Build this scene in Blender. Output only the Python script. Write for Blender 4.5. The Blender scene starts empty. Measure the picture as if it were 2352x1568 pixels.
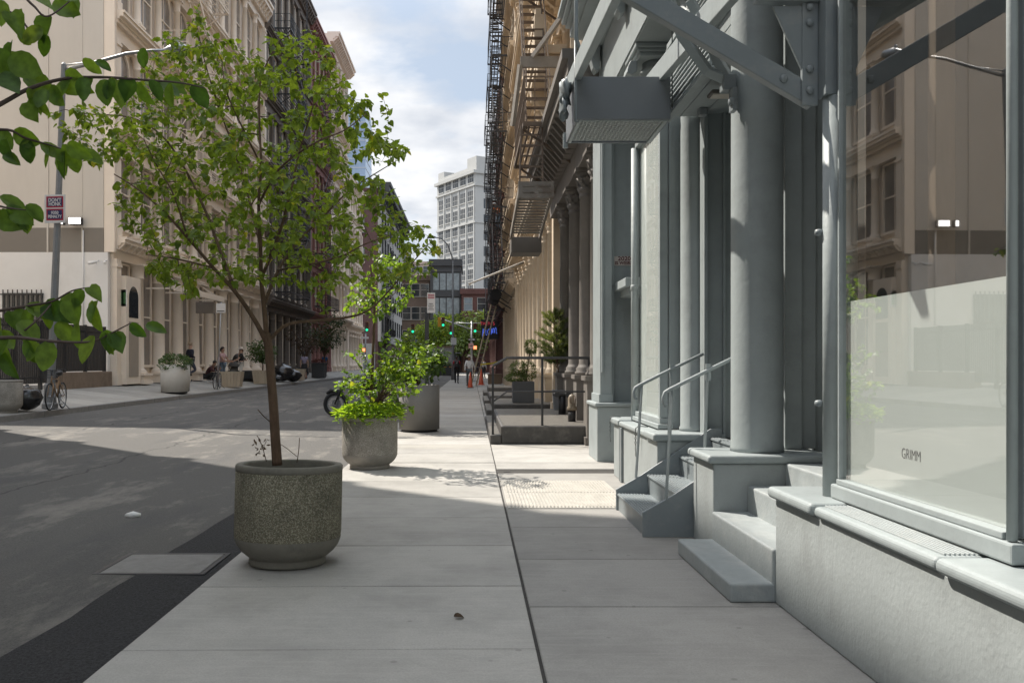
import bpy, bmesh, math, random
from mathutils import Vector, Matrix, Quaternion, noise as mnoise
R = math.radians; PI = math.pi
rnd = random.Random(11)
sc = bpy.context.scene; C = sc.collection

# ---------------- camera, sky, sun, exposure ----------------
F = 1960.0                      # focal length in the 2352-wide frame
cam_d = bpy.data.cameras.new('camera'); cam = bpy.data.objects.new('camera', cam_d); C.objects.link(cam)
cam.location = (0, 0, 1.45); cam.rotation_euler = (PI/2, 0, 0)
cam_d.sensor_width = 36.0; cam_d.lens = 36.0*F/2352
cam_d.shift_x = 93/2352; cam_d.shift_y = 48/2352
cam_d.clip_start = 0.05; cam_d.clip_end = 3000
sc.camera = cam
SUN_AZ, SUN_EL = 40.0, 50.0     # light travels towards +X and -Y
sdir = Vector((math.cos(R(SUN_AZ))*math.cos(R(SUN_EL)), -math.sin(R(SUN_AZ))*math.cos(R(SUN_EL)), -math.sin(R(SUN_EL))))
sl = bpy.data.lights.new('sun', 'SUN'); sl.energy = 4.0; sl.angle = R(0.5); sl.color = (1.0, 0.93, 0.83)
so = bpy.data.objects.new('sun', sl); C.objects.link(so); so.rotation_euler = sdir.to_track_quat('-Z', 'Y').to_euler()
so.location = (-40, 30, 60)
w = bpy.data.worlds.new("World"); sc.world = w; w.use_nodes = True
nt = w.node_tree; nt.nodes.clear()
def N(t, kind, **kw):
    n = t.nodes.new(kind)
    for k, v in kw.items(): setattr(n, k, v)
    return n
wo = N(nt, 'ShaderNodeOutputWorld'); bg = N(nt, 'ShaderNodeBackground'); bg.inputs['Strength'].default_value = 0.15
sky = N(nt, 'ShaderNodeTexSky', sky_type='NISHITA', sun_disc=False)
sky.sun_elevation = R(SUN_EL); sky.sun_rotation = R(-(90-SUN_AZ)); sky.air_density = 1.0; sky.dust_density = 2.2; sky.ozone_density = 1.0
tc = N(nt, 'ShaderNodeTexCoord'); sep = N(nt, 'ShaderNodeSeparateXYZ'); nt.links.new(tc.outputs['Generated'], sep.inputs[0])
mx = N(nt, 'ShaderNodeMath', operation='MAXIMUM'); nt.links.new(sep.outputs['Z'], mx.inputs[0]); mx.inputs[1].default_value = 0.0
ad = N(nt, 'ShaderNodeMath', operation='ADD'); nt.links.new(mx.outputs[0], ad.inputs[0]); ad.inputs[1].default_value = 0.22
dx = N(nt, 'ShaderNodeMath', operation='DIVIDE'); nt.links.new(sep.outputs['X'], dx.inputs[0]); nt.links.new(ad.outputs[0], dx.inputs[1])
dy = N(nt, 'ShaderNodeMath', operation='DIVIDE'); nt.links.new(sep.outputs['Y'], dy.inputs[0]); nt.links.new(ad.outputs[0], dy.inputs[1])
cb = N(nt, 'ShaderNodeCombineXYZ'); nt.links.new(dx.outputs[0], cb.inputs[0]); nt.links.new(dy.outputs[0], cb.inputs[1]); cb.inputs[2].default_value = 3.7
cn = N(nt, 'ShaderNodeTexNoise'); cn.inputs['Scale'].default_value = 1.55; cn.inputs['Detail'].default_value = 9; cn.inputs['Roughness'].default_value = 0.56; cn.inputs['Distortion'].default_value = 0.15
nt.links.new(cb.outputs[0], cn.inputs['Vector'])
cr = N(nt, 'ShaderNodeValToRGB'); cr.color_ramp.elements[0].position = 0.47; cr.color_ramp.elements[1].position = 0.575
cr.color_ramp.elements[0].color = (0, 0, 0, 1); cr.color_ramp.elements[1].color = (1, 1, 1, 1)
nt.links.new(cn.outputs['Fac'], cr.inputs[0])
cn2 = N(nt, 'ShaderNodeTexNoise'); cn2.inputs['Scale'].default_value = 5; cn2.inputs['Detail'].default_value = 6
nt.links.new(cb.outputs[0], cn2.inputs['Vector'])
cc = N(nt, 'ShaderNodeValToRGB'); cc.color_ramp.elements[0].position = 0.35; cc.color_ramp.elements[1].position = 0.65
cc.color_ramp.elements[0].color = (3.3, 3.5, 3.85, 1); cc.color_ramp.elements[1].color = (4.9, 4.95, 5.05, 1)
nt.links.new(cn2.outputs['Fac'], cc.inputs[0])
hz = N(nt, 'ShaderNodeMix', data_type='RGBA'); hz.inputs['Factor'].default_value = 0.78   # thin veil of high cloud
nt.links.new(sky.outputs[0], hz.inputs[6]); hz.inputs[7].default_value = (2.5, 2.9, 3.4, 1)
cm = N(nt, 'ShaderNodeMix', data_type='RGBA'); nt.links.new(cr.outputs[0], cm.inputs['Factor'])
nt.links.new(hz.outputs[2], cm.inputs[6]); nt.links.new(cc.outputs[0], cm.inputs[7])
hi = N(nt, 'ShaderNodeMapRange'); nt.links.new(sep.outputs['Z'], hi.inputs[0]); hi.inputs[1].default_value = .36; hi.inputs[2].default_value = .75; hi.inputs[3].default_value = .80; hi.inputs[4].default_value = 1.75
sv = N(nt, 'ShaderNodeVectorMath', operation='SCALE'); nt.links.new(cm.outputs[2], sv.inputs[0]); nt.links.new(hi.outputs[0], sv.inputs['Scale'])   # whole sky scaled up overhead, out of view, to add fill light
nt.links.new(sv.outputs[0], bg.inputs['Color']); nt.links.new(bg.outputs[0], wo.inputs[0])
sc.view_settings.view_transform = 'Standard'; sc.view_settings.look = 'None'; sc.view_settings.gamma = 1
sc.view_settings.exposure = 0.82
try:
    sc.cycles.max_bounces = 8; sc.cycles.transparent_max_bounces = 16; sc.cycles.use_denoising = True
    sc.cycles.sample_clamp_indirect = 6
except Exception: pass

def at(px, py, Y):
    """point seen at a place of the 2352x1568 reference at distance Y down the street"""
    return Vector(((px-1083)*Y/F, Y, 1.45+(832-py)*Y/F))

# ---------------- materials ----------------
MATS = {}
def mat(name, colr, rough=0.6, var=0.12, scale=3.0, bump=0.0, bscale=60.0, metal=0.0, stain=None, sscale=1.2, spec=0.5, island=0.0, stretch=None, chips=None):
    if name in MATS: return MATS[name]
    m = bpy.data.materials.new(name); m.use_nodes = True; t = m.node_tree; L = t.links.new
    p = t.nodes['Principled BSDF']; p.inputs['Roughness'].default_value = rough; p.inputs['Metallic'].default_value = metal
    p.inputs['Specular IOR Level'].default_value = spec
    tcn = N(t, 'ShaderNodeTexCoord'); vec = tcn.outputs['Object']
    if stretch:
        mp = N(t, 'ShaderNodeMapping'); mp.inputs['Scale'].default_value = stretch; L(vec, mp.inputs[0]); vec = mp.outputs[0]
    n1 = N(t, 'ShaderNodeTexNoise'); n1.inputs['Scale'].default_value = scale; n1.inputs['Detail'].default_value = 8; n1.inputs['Roughness'].default_value = 0.65; L(vec, n1.inputs['Vector'])
    mr = N(t, 'ShaderNodeMapRange'); mr.inputs[1].default_value = 0.25; mr.inputs[2].default_value = 0.75; mr.inputs[3].default_value = 1-var; mr.inputs[4].default_value = 1+var; L(n1.outputs['Fac'], mr.inputs[0])
    fac = mr.outputs[0]
    if island:
        g = N(t, 'ShaderNodeNewGeometry'); mr2 = N(t, 'ShaderNodeMapRange'); mr2.inputs[3].default_value = 1-island; mr2.inputs[4].default_value = 1+island; L(g.outputs['Random Per Island'], mr2.inputs[0])
        mm = N(t, 'ShaderNodeMath', operation='MULTIPLY'); L(fac, mm.inputs[0]); L(mr2.outputs[0], mm.inputs[1]); fac = mm.outputs[0]
    vm = N(t, 'ShaderNodeVectorMath', operation='SCALE'); vm.inputs[0].default_value = colr[:3]; L(fac, vm.inputs['Scale'])
    out = vm.outputs[0]
    if stain:
        n2 = N(t, 'ShaderNodeTexNoise'); n2.inputs['Scale'].default_value = sscale; n2.inputs['Detail'].default_value = 10; n2.inputs['Roughness'].default_value = 0.7; L(vec, n2.inputs['Vector'])
        r2 = N(t, 'ShaderNodeValToRGB'); r2.color_ramp.elements[0].position = 0.5; r2.color_ramp.elements[1].position = 0.68
        r2.color_ramp.elements[0].color = (0, 0, 0, 1); r2.color_ramp.elements[1].color = (stain[3] if len(stain) > 3 else .7,)*3 + (1,); L(n2.outputs['Fac'], r2.inputs[0])
        mxn = N(t, 'ShaderNodeMix', data_type='RGBA'); L(r2.outputs[0], mxn.inputs['Factor']); L(out, mxn.inputs[6]); mxn.inputs[7].default_value = (*stain[:3], 1); out = mxn.outputs[2]
    if chips:      # flaked spots and scuffs: (colour, noise scale, amount)
        n4 = N(t, 'ShaderNodeTexNoise'); n4.inputs['Scale'].default_value = chips[1]; n4.inputs['Detail'].default_value = 12; n4.inputs['Roughness'].default_value = .75; L(vec, n4.inputs['Vector'])
        r4_ = N(t, 'ShaderNodeValToRGB'); r4_.color_ramp.elements[0].position = chips[2]; r4_.color_ramp.elements[1].position = chips[2]+.03; r4_.color_ramp.elements[0].color = (0,0,0,1); r4_.color_ramp.elements[1].color = (.8,.8,.8,1); L(n4.outputs['Fac'], r4_.inputs[0])
        m4 = N(t, 'ShaderNodeMix', data_type='RGBA'); L(r4_.outputs[0], m4.inputs['Factor']); L(out, m4.inputs[6]); m4.inputs[7].default_value = (*chips[0], 1); out = m4.outputs[2]
    L(out, p.inputs['Base Color'])
    if bump:
        n3 = N(t, 'ShaderNodeTexNoise'); n3.inputs['Scale'].default_value = bscale; n3.inputs['Detail'].default_value = 6; L(vec, n3.inputs['Vector'])
        b = N(t, 'ShaderNodeBump'); b.inputs['Strength'].default_value = bump; b.inputs['Distance'].default_value = 0.01; L(n3.outputs['Fac'], b.inputs['Height']); L(b.outputs[0], p.inputs['Normal'])
    MATS[name] = m; return m
def emit(name, colr, s):
    m = bpy.data.materials.new(name); m.use_nodes = True; p = m.node_tree.nodes['Principled BSDF']
    p.inputs['Base Color'].default_value = (*colr, 1); p.inputs['Emission Color'].default_value = (*colr, 1); p.inputs['Emission Strength'].default_value = s
    return m
def leafmat(name, c0, c1, trans=0.45, rough=0.42):
    m = bpy.data.materials.new(name); m.use_nodes = True; t = m.node_tree; L = t.links.new
    p = t.nodes['Principled BSDF']; o = t.nodes['Material Output']; p.inputs['Roughness'].default_value = rough; p.inputs['Specular IOR Level'].default_value = .45
    g = N(t, 'ShaderNodeNewGeometry'); r = N(t, 'ShaderNodeValToRGB'); L(g.outputs['Random Per Island'], r.inputs[0])
    r.color_ramp.elements[0].color = (*c0, 1); r.color_ramp.elements[1].color = (*c1, 1); r.color_ramp.elements[1].position = .96
    e = r.color_ramp.elements.new(0.994); e.color = (c1[0]*1.6, c1[1]*1.15, c1[2], 1)
    tcl = N(t, 'ShaderNodeTexCoord'); nl = N(t, 'ShaderNodeTexNoise'); nl.inputs['Scale'].default_value = 38; nl.inputs['Detail'].default_value = 5; L(tcl.outputs['Object'], nl.inputs['Vector'])
    ml = N(t, 'ShaderNodeMapRange'); ml.inputs[1].default_value = .3; ml.inputs[2].default_value = .7; ml.inputs[3].default_value = .72; ml.inputs[4].default_value = 1.25; L(nl.outputs['Fac'], ml.inputs[0])
    sl_ = N(t, 'ShaderNodeVectorMath', operation='SCALE'); L(r.outputs[0], sl_.inputs[0]); L(ml.outputs[0], sl_.inputs['Scale'])
    L(sl_.outputs[0], p.inputs['Base Color'])
    tr = N(t, 'ShaderNodeBsdfTranslucent'); vm = N(t, 'ShaderNodeVectorMath', operation='MULTIPLY'); L(sl_.outputs[0], vm.inputs[0]); vm.inputs[1].default_value = (1.9, 1.75, .5); L(vm.outputs[0], tr.inputs[0])
    mxs = N(t, 'ShaderNodeMixShader'); mxs.inputs[0].default_value = trans; L(p.outputs[0], mxs.inputs[1]); L(tr.outputs[0], mxs.inputs[2]); L(mxs.outputs[0], o.inputs[0])
    return m
def glassmat(name, tint=(.75, .8, .8), ior=.30):
    m = bpy.data.materials.new(name); m.use_nodes = True; t = m.node_tree; L = t.links.new
    o = t.nodes['Material Output']; t.nodes.remove(t.nodes['Principled BSDF'])
    a = N(t, 'ShaderNodeBsdfTransparent'); a.inputs[0].default_value = (*tint, 1); g = N(t, 'ShaderNodeBsdfGlossy'); g.inputs['Roughness'].default_value = 0.015
    tcn = N(t, 'ShaderNodeTexCoord'); n = N(t, 'ShaderNodeTexNoise'); n.inputs['Scale'].default_value = 1.2; L(tcn.outputs['Object'], n.inputs['Vector'])
    b = N(t, 'ShaderNodeBump'); b.inputs['Strength'].default_value = .02; L(n.outputs['Fac'], b.inputs['Height']); L(b.outputs[0], g.inputs['Normal'])
    lw = N(t, 'ShaderNodeLayerWeight'); lw.inputs[0].default_value = .5; pw = N(t, 'ShaderNodeMath', operation='POWER'); L(lw.outputs['Facing'], pw.inputs[0]); pw.inputs[1].default_value = 4
    fr = N(t, 'ShaderNodeMath', operation='MULTIPLY_ADD'); L(pw.outputs[0], fr.inputs[0]); fr.inputs[1].default_value = 1-ior; fr.inputs[2].default_value = ior
    mxs = N(t, 'ShaderNodeMixShader'); L(fr.outputs[0], mxs.inputs[0]); L(a.outputs[0], mxs.inputs[1]); L(g.outputs[0], mxs.inputs[2]); L(mxs.outputs[0], o.inputs[0])
    return m
def brickmat(name, c1, c2, mortar, scale=1.0, var=.2):
    m = bpy.data.materials.new(name); m.use_nodes = True; t = m.node_tree; L = t.links.new; p = t.nodes['Principled BSDF']; p.inputs['Roughness'].default_value = .85
    tcn = N(t, 'ShaderNodeTexCoord'); s = N(t, 'ShaderNodeSeparateXYZ'); L(tcn.outputs['Object'], s.inputs[0])
    a = N(t, 'ShaderNodeMath', operation='ADD'); L(s.outputs['X'], a.inputs[0]); L(s.outputs['Y'], a.inputs[1])
    cbn = N(t, 'ShaderNodeCombineXYZ'); L(a.outputs[0], cbn.inputs[0]); L(s.outputs['Z'], cbn.inputs[1])
    b = N(t, 'ShaderNodeTexBrick'); b.inputs['Scale'].default_value = scale; b.inputs['Color1'].default_value = (*c1, 1); b.inputs['Color2'].default_value = (*c2, 1); b.inputs['Mortar'].default_value = (*mortar, 1)
    b.inputs['Brick Width'].default_value = .22; b.inputs['Row Height'].default_value = .075; b.inputs['Mortar Size'].default_value = .008; L(cbn.outputs[0], b.inputs['Vector'])
    n = N(t, 'ShaderNodeTexNoise'); n.inputs['Scale'].default_value = .35; n.inputs['Detail'].default_value = 8; L(tcn.outputs['Object'], n.inputs['Vector'])
    mr = N(t, 'ShaderNodeMapRange'); mr.inputs[1].default_value = .3; mr.inputs[2].default_value = .7; mr.inputs[3].default_value = 1-var; mr.inputs[4].default_value = 1+var; L(n.outputs['Fac'], mr.inputs[0])
    vm = N(t, 'ShaderNodeVectorMath', operation='SCALE'); L(b.outputs['Color'], vm.inputs[0]); L(mr.outputs[0], vm.inputs['Scale']); L(vm.outputs[0], p.inputs['Base Color'])
    return m

# ---------------- mesh building ----------------
BASE = {}
def tag(o, label=None, cat=None, group=None, kind=None):
    if label: o['label'] = label
    if cat: o['category'] = cat
    if group: o['group'] = group
    if kind: o['kind'] = kind
    return o
def thing(name, label, cat, loc=(0, 0, 0), group=None, rz=0):
    o = bpy.data.objects.new(name, None); C.objects.link(o); o.location = loc; o.rotation_euler = (0, 0, rz); o.empty_display_size = .2
    BASE[o.name] = Vector(loc) if rz == 0 else None
    return tag(o, label, cat, group)
class MB:
    def __init__(s): s.v = []; s.f = []; s.sm = []
    def add(s, vs, fs, smooth=False):
        o = len(s.v); s.v += [tuple(v) for v in vs]; s.f += [tuple(i+o for i in f) for f in fs]; s.sm += [smooth]*len(fs); return s
    def box(s, x0, x1, y0, y1, z0, z1):
        x0, x1 = sorted((x0, x1)); y0, y1 = sorted((y0, y1)); z0, z1 = sorted((z0, z1))
        return s.add([(x0,y0,z0),(x1,y0,z0),(x1,y1,z0),(x0,y1,z0),(x0,y0,z1),(x1,y0,z1),(x1,y1,z1),(x0,y1,z1)],
            [(0,3,2,1),(4,5,6,7),(0,1,5,4),(1,2,6,5),(2,3,7,6),(3,0,4,7)])
    def beam(s, a, b, w, h, up=(0,0,1)):
        a, b = Vector(a), Vector(b); d = (b-a).normalized(); u = Vector(up)
        if abs(d.dot(u)) > .98: u = Vector((0,1,0))
        r = d.cross(u).normalized()*w/2; u = r.cross(d).normalized()*h/2
        vs = [a-r-u, a+r-u, a+r+u, a-r+u, b-r-u, b+r-u, b+r+u, b-r+u]
        return s.add(vs, [(0,1,2,3),(7,6,5,4),(0,4,5,1),(1,5,6,2),(2,6,7,3),(3,7,4,0)])
    def tube(s, pts, rad, n=8, caps=True, smooth=True):
        pts = [Vector(p) for p in pts]; rs = rad if isinstance(rad, (list, tuple)) else [rad]*len(pts)
        vs = []; fs = []; prev = None
        for i, p in enumerate(pts):
            d = (pts[min(i+1, len(pts)-1)]-pts[max(i-1, 0)]).normalized()
            if prev is None:
                q = Vector((0,0,1)) if abs(d.z) < .9 else Vector((1,0,0)); a = d.cross(q).normalized()
            else:
                a = (prev-d*prev.dot(d)); a = a.normalized() if a.length > 1e-6 else d.orthogonal().normalized()
            b = d.cross(a); prev = a
            for k in range(n):
                t = 2*PI*k/n; vs.append(p+(a*math.cos(t)+b*math.sin(t))*rs[i])
        for i in range(len(pts)-1):
            for k in range(n): fs.append((i*n+k, i*n+(k+1)%n, (i+1)*n+(k+1)%n, (i+1)*n+k))
        s.add(vs, fs, smooth)
        if caps:
            o = len(s.v)-len(vs)
            s.f.append(tuple(o+k for k in reversed(range(n)))); s.f.append(tuple(o+(len(pts)-1)*n+k for k in range(n))); s.sm += [False, False]
        return s
    def cyl(s, a, b, r0, r1=None, n=16, caps=True): return s.tube([a, b], [r0, r0 if r1 is None else r1], n, caps)
    def lathe(s, c, prof, n=24, caps=True, smooth=True, a0=0, a1=2*PI):
        full = abs(a1-a0-2*PI) < 1e-6; m = n if full else n+1; vs = []; fs = []
        for r, z in prof:
            for k in range(m):
                t = a0+(a1-a0)*k/n; vs.append((c[0]+r*math.cos(t), c[1]+r*math.sin(t), c[2]+z))
        for i in range(len(prof)-1):
            for k in range(n if full else n):
                k2 = (k+1) % m; fs.append((i*m+k, i*m+k2, (i+1)*m+k2, (i+1)*m+k))
        s.add(vs, fs, smooth)
        if caps:
            o = len(s.v)-len(vs)
            s.f.append(tuple(o+k for k in reversed(range(m)))); s.f.append(tuple(o+(len(prof)-1)*m+k for k in range(m))); s.sm += [False, False]
        return s
    def prism(s, poly, axis, a0, a1):
        """poly: 2D points; axis 'x' -> (y,z), 'y' -> (x,z), 'z' -> (x,y)"""
        def P(p, a): return (a, p[0], p[1]) if axis == 'x' else (p[0], a, p[1]) if axis == 'y' else (p[0], p[1], a)
        n = len(poly); vs = [P(p, a0) for p in poly]+[P(p, a1) for p in poly]
        fs = [tuple(range(n)), tuple(range(2*n-1, n-1, -1))]+[(i, i+n, (i+1) % n+n, (i+1) % n) for i in range(n)]
        return s.add(vs, fs)
    def ball(s, c, r, sx=1, sy=1, sz=1, n=10, m=7, jit=0):
        vs = []; fs = []
        for i in range(m+1):
            ph = PI*i/m
            for k in range(n):
                t = 2*PI*k/n; d = Vector((math.sin(ph)*math.cos(t), math.sin(ph)*math.sin(t), math.cos(ph)))
                q = r*(1+jit*mnoise.noise(d*2.3+Vector(c)*3))
                vs.append((c[0]+d.x*q*sx, c[1]+d.y*q*sy, c[2]+d.z*q*sz))
        for i in range(m):
            for k in range(n): fs.append((i*n+k, (i+1)*n+k, (i+1)*n+(k+1) % n, i*n+(k+1) % n))
        return s.add(vs, fs, True)
    def mesh(s, name, m, off=Vector((0,0,0)), fix=True):
        me = bpy.data.meshes.new(name); me.from_pydata([(v[0]-off[0], v[1]-off[1], v[2]-off[2]) for v in s.v], [], s.f)
        me.polygons.foreach_set('use_smooth', s.sm)
        if m is not None: me.materials.append(m)
        if fix:
            bm = bmesh.new(); bm.from_mesh(me); bmesh.ops.recalc_face_normals(bm, faces=bm.faces); bm.to_mesh(me); bm.free()
        me.update(); return me
    def build(s, name, m, parent=None, bevel=0, kind=None, fix=True, seg=2):
        off = Vector((0,0,0))
        if parent is not None:
            q = parent
            while q is not None:
                b = BASE.get(q.name)
                if b is not None: off = off+b
                q = q.parent
        o = bpy.data.objects.new(name, s.mesh(name, m, off, fix)); C.objects.link(o)
        if parent is not None: o.parent = parent
        if bevel:
            md = o.modifiers.new('edge', 'BEVEL'); md.width = bevel; md.segments = seg; md.limit_method = 'ANGLE'; md.angle_limit = R(40); md.use_clamp_overlap = True
        if kind: o['kind'] = kind
        return o
def struct(o): o['kind'] = 'structure'; return o
def kids(o): return [c for c in o.children]
def copy_tree(o, parent=None):
    c = o.copy(); C.objects.link(c)
    if parent is not None: c.parent = parent
    for ch in kids(o): copy_tree(ch, c)
    return c
def inst(name, me, parent, loc=(0,0,0), rz=0):
    o = bpy.data.objects.new(name, me); C.objects.link(o); o.parent = parent; o.location = loc; o.rotation_euler = (0, 0, rz); return o
def text_mb(txt, size, depth=.002, sx=1.0, bold=0.0):
    """upright lettering in the XZ plane, facing -Y, centred on the origin"""
    cu = bpy.data.curves.new('lettering', 'FONT'); cu.body = txt; cu.size = size; cu.extrude = depth; cu.align_x = 'CENTER'; cu.align_y = 'CENTER'; cu.offset = bold
    o = bpy.data.objects.new('lettering', cu); C.objects.link(o); dg = bpy.context.evaluated_depsgraph_get(); dg.update()
    me = bpy.data.meshes.new_from_object(o.evaluated_get(dg)); mb = MB()
    mb.add([(v.co.x*sx, -v.co.z, v.co.y) for v in me.vertices], [tuple(p.vertices) for p in me.polygons])
    bpy.data.objects.remove(o); bpy.data.curves.remove(cu); bpy.data.meshes.remove(me); return mb
def place(mb, loc, rz=0, rx=0):
    M = Matrix.Translation(loc) @ Matrix.Rotation(rz, 4, 'Z') @ Matrix.Rotation(rx, 4, 'X')
    mb.v = [tuple(M @ Vector(v)) for v in mb.v]; return mb
def gz(x):
    if x > -1.77: return 0.0
    if x > -10.4: return -.012+(-1.77-x)/8.63*.14
    return .27+min(1.0, (-10.4-x)/2.8)*.35
# ---------------- common materials ----------------
PAINT = mat('grey_paint', (.315,.352,.357), .5, .09, 2.5, .3, 16, stain=(.25,.275,.28,.6), sscale=2.6, chips=((.16,.15,.14), 5, .705))
PAINT_D = mat('grey_metal_paint', (.215,.245,.258), .42, .06, 3, .10, 35, stain=(.33,.33,.32,.4), sscale=6)
STUCCO = mat('painted_stucco', (.33,.36,.362), .7, .07, 4, .3, 40, stain=(.265,.285,.285,.75), sscale=2.4, stretch=(1,1,.85), chips=((.22,.21,.195), 4, .69))
WORN = mat('worn_step_paint', (.31,.34,.345), .6, .12, 8, .25, 50, stain=(.41,.425,.415,.6), sscale=6, chips=((.15,.145,.135), 6, .68))
IRONG = mat('chain_iron', (.11,.12,.12), .45, .15, 20, metal=.6)
BLACK = mat('black_metal', (.022,.022,.024), .45, .2, 8)
CREAM = mat('cream_cast_iron', (.77,.675,.57), .7, .06, .8, .15, 20, stain=(.69,.60,.50,.5), sscale=.5)
TAN = mat('tan_limestone', (.60,.49,.36), .75, .10, 1.2, .15, 20, stain=(.46,.34,.22,.5), sscale=.9)
BROWNC = mat('grey_brown_cast_iron', (.165,.15,.135), .6, .12, 2, .15, 25, stain=(.22,.20,.18,.5), sscale=2)
BEIGE = mat('beige_wall_paint', (.55,.51,.455), .8, .04, .4, .05, 10, stain=(.49,.45,.40,.5), sscale=.35, stretch=(1.6,1.6,.35))
BEIGE_D = mat('darker_beige_wall', (.20,.18,.155), .8, .05, .4, .05, 10, stain=(.23,.205,.175,.5), sscale=.35)
WHITEW = mat('white_wall_paint', (.72,.71,.69), .8, .05, .5, .05, 10, stain=(.60,.58,.55,.5), sscale=.4)
DGLASS = mat('window_glass', (.03,.037,.042), .06, .1, 1, spec=1.0)
PGLASS = mat('pale_reflection_glass', (.20,.175,.155), .15, .25, .9, spec=.9)  # cream pane colour stands in for reflected sky and opposite facade
LGLASS = mat('bright_window_glass', (.16,.19,.21), .08, .3, .7, spec=1.0)
RUST = mat('rusty_iron', (.13,.095,.07), .7, .25, 5, .2, 40, stain=(.20,.15,.11,.6), sscale=5)
RUSTG = mat('rusty_grey_steel', (.22,.20,.175), .7, .2, 5, .2, 40, stain=(.15,.095,.06,.7), sscale=4)
WOODM = mat('weathered_wood', (.17,.12,.08), .8, .2, 5, stretch=(4,4,.6))
PLATE = mat('worn_hatch_steel', (.46,.44,.40), .45, .15, 6, metal=.0, stain=(.34,.32,.29,.6), sscale=4)
STEEL = mat('galvanised_steel', (.36,.37,.38), .42, .1, 5, metal=.75)
POLEM = mat('pole_grey_paint', (.21,.215,.22), .5, .12, 4, stain=(.29,.28,.26,.5), sscale=5)
WHITE = mat('white_plastic', (.75,.75,.73), .5, .04)
DARKIN = mat('dark_interior', (.045,.043,.04), .9, .2, 1)
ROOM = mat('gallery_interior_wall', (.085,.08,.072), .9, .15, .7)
FILM = mat('frosted_window_film', (.72,.755,.74), .5, .03, 1.4, stain=(.67,.71,.695,.5), sscale=.9, spec=.3)
GLASS = glassmat('shop_glass', (.92,.94,.93)); GLASS2 = glassmat('film_glass', (.93,.95,.94), .05)
SOIL = mat('dark_soil', (.045,.035,.026), .95, .4, 30, .6, 60)
BARK = mat('brown_bark', (.13,.082,.052), .9, .45, 26, .9, 50, stretch=(1,1,.35))
TWIGM = mat('dark_twig', (.10,.06,.042), .85, .2, 20)
RUBBER = mat('black_rubber', (.02,.02,.021), .7, .15, 20)

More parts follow.
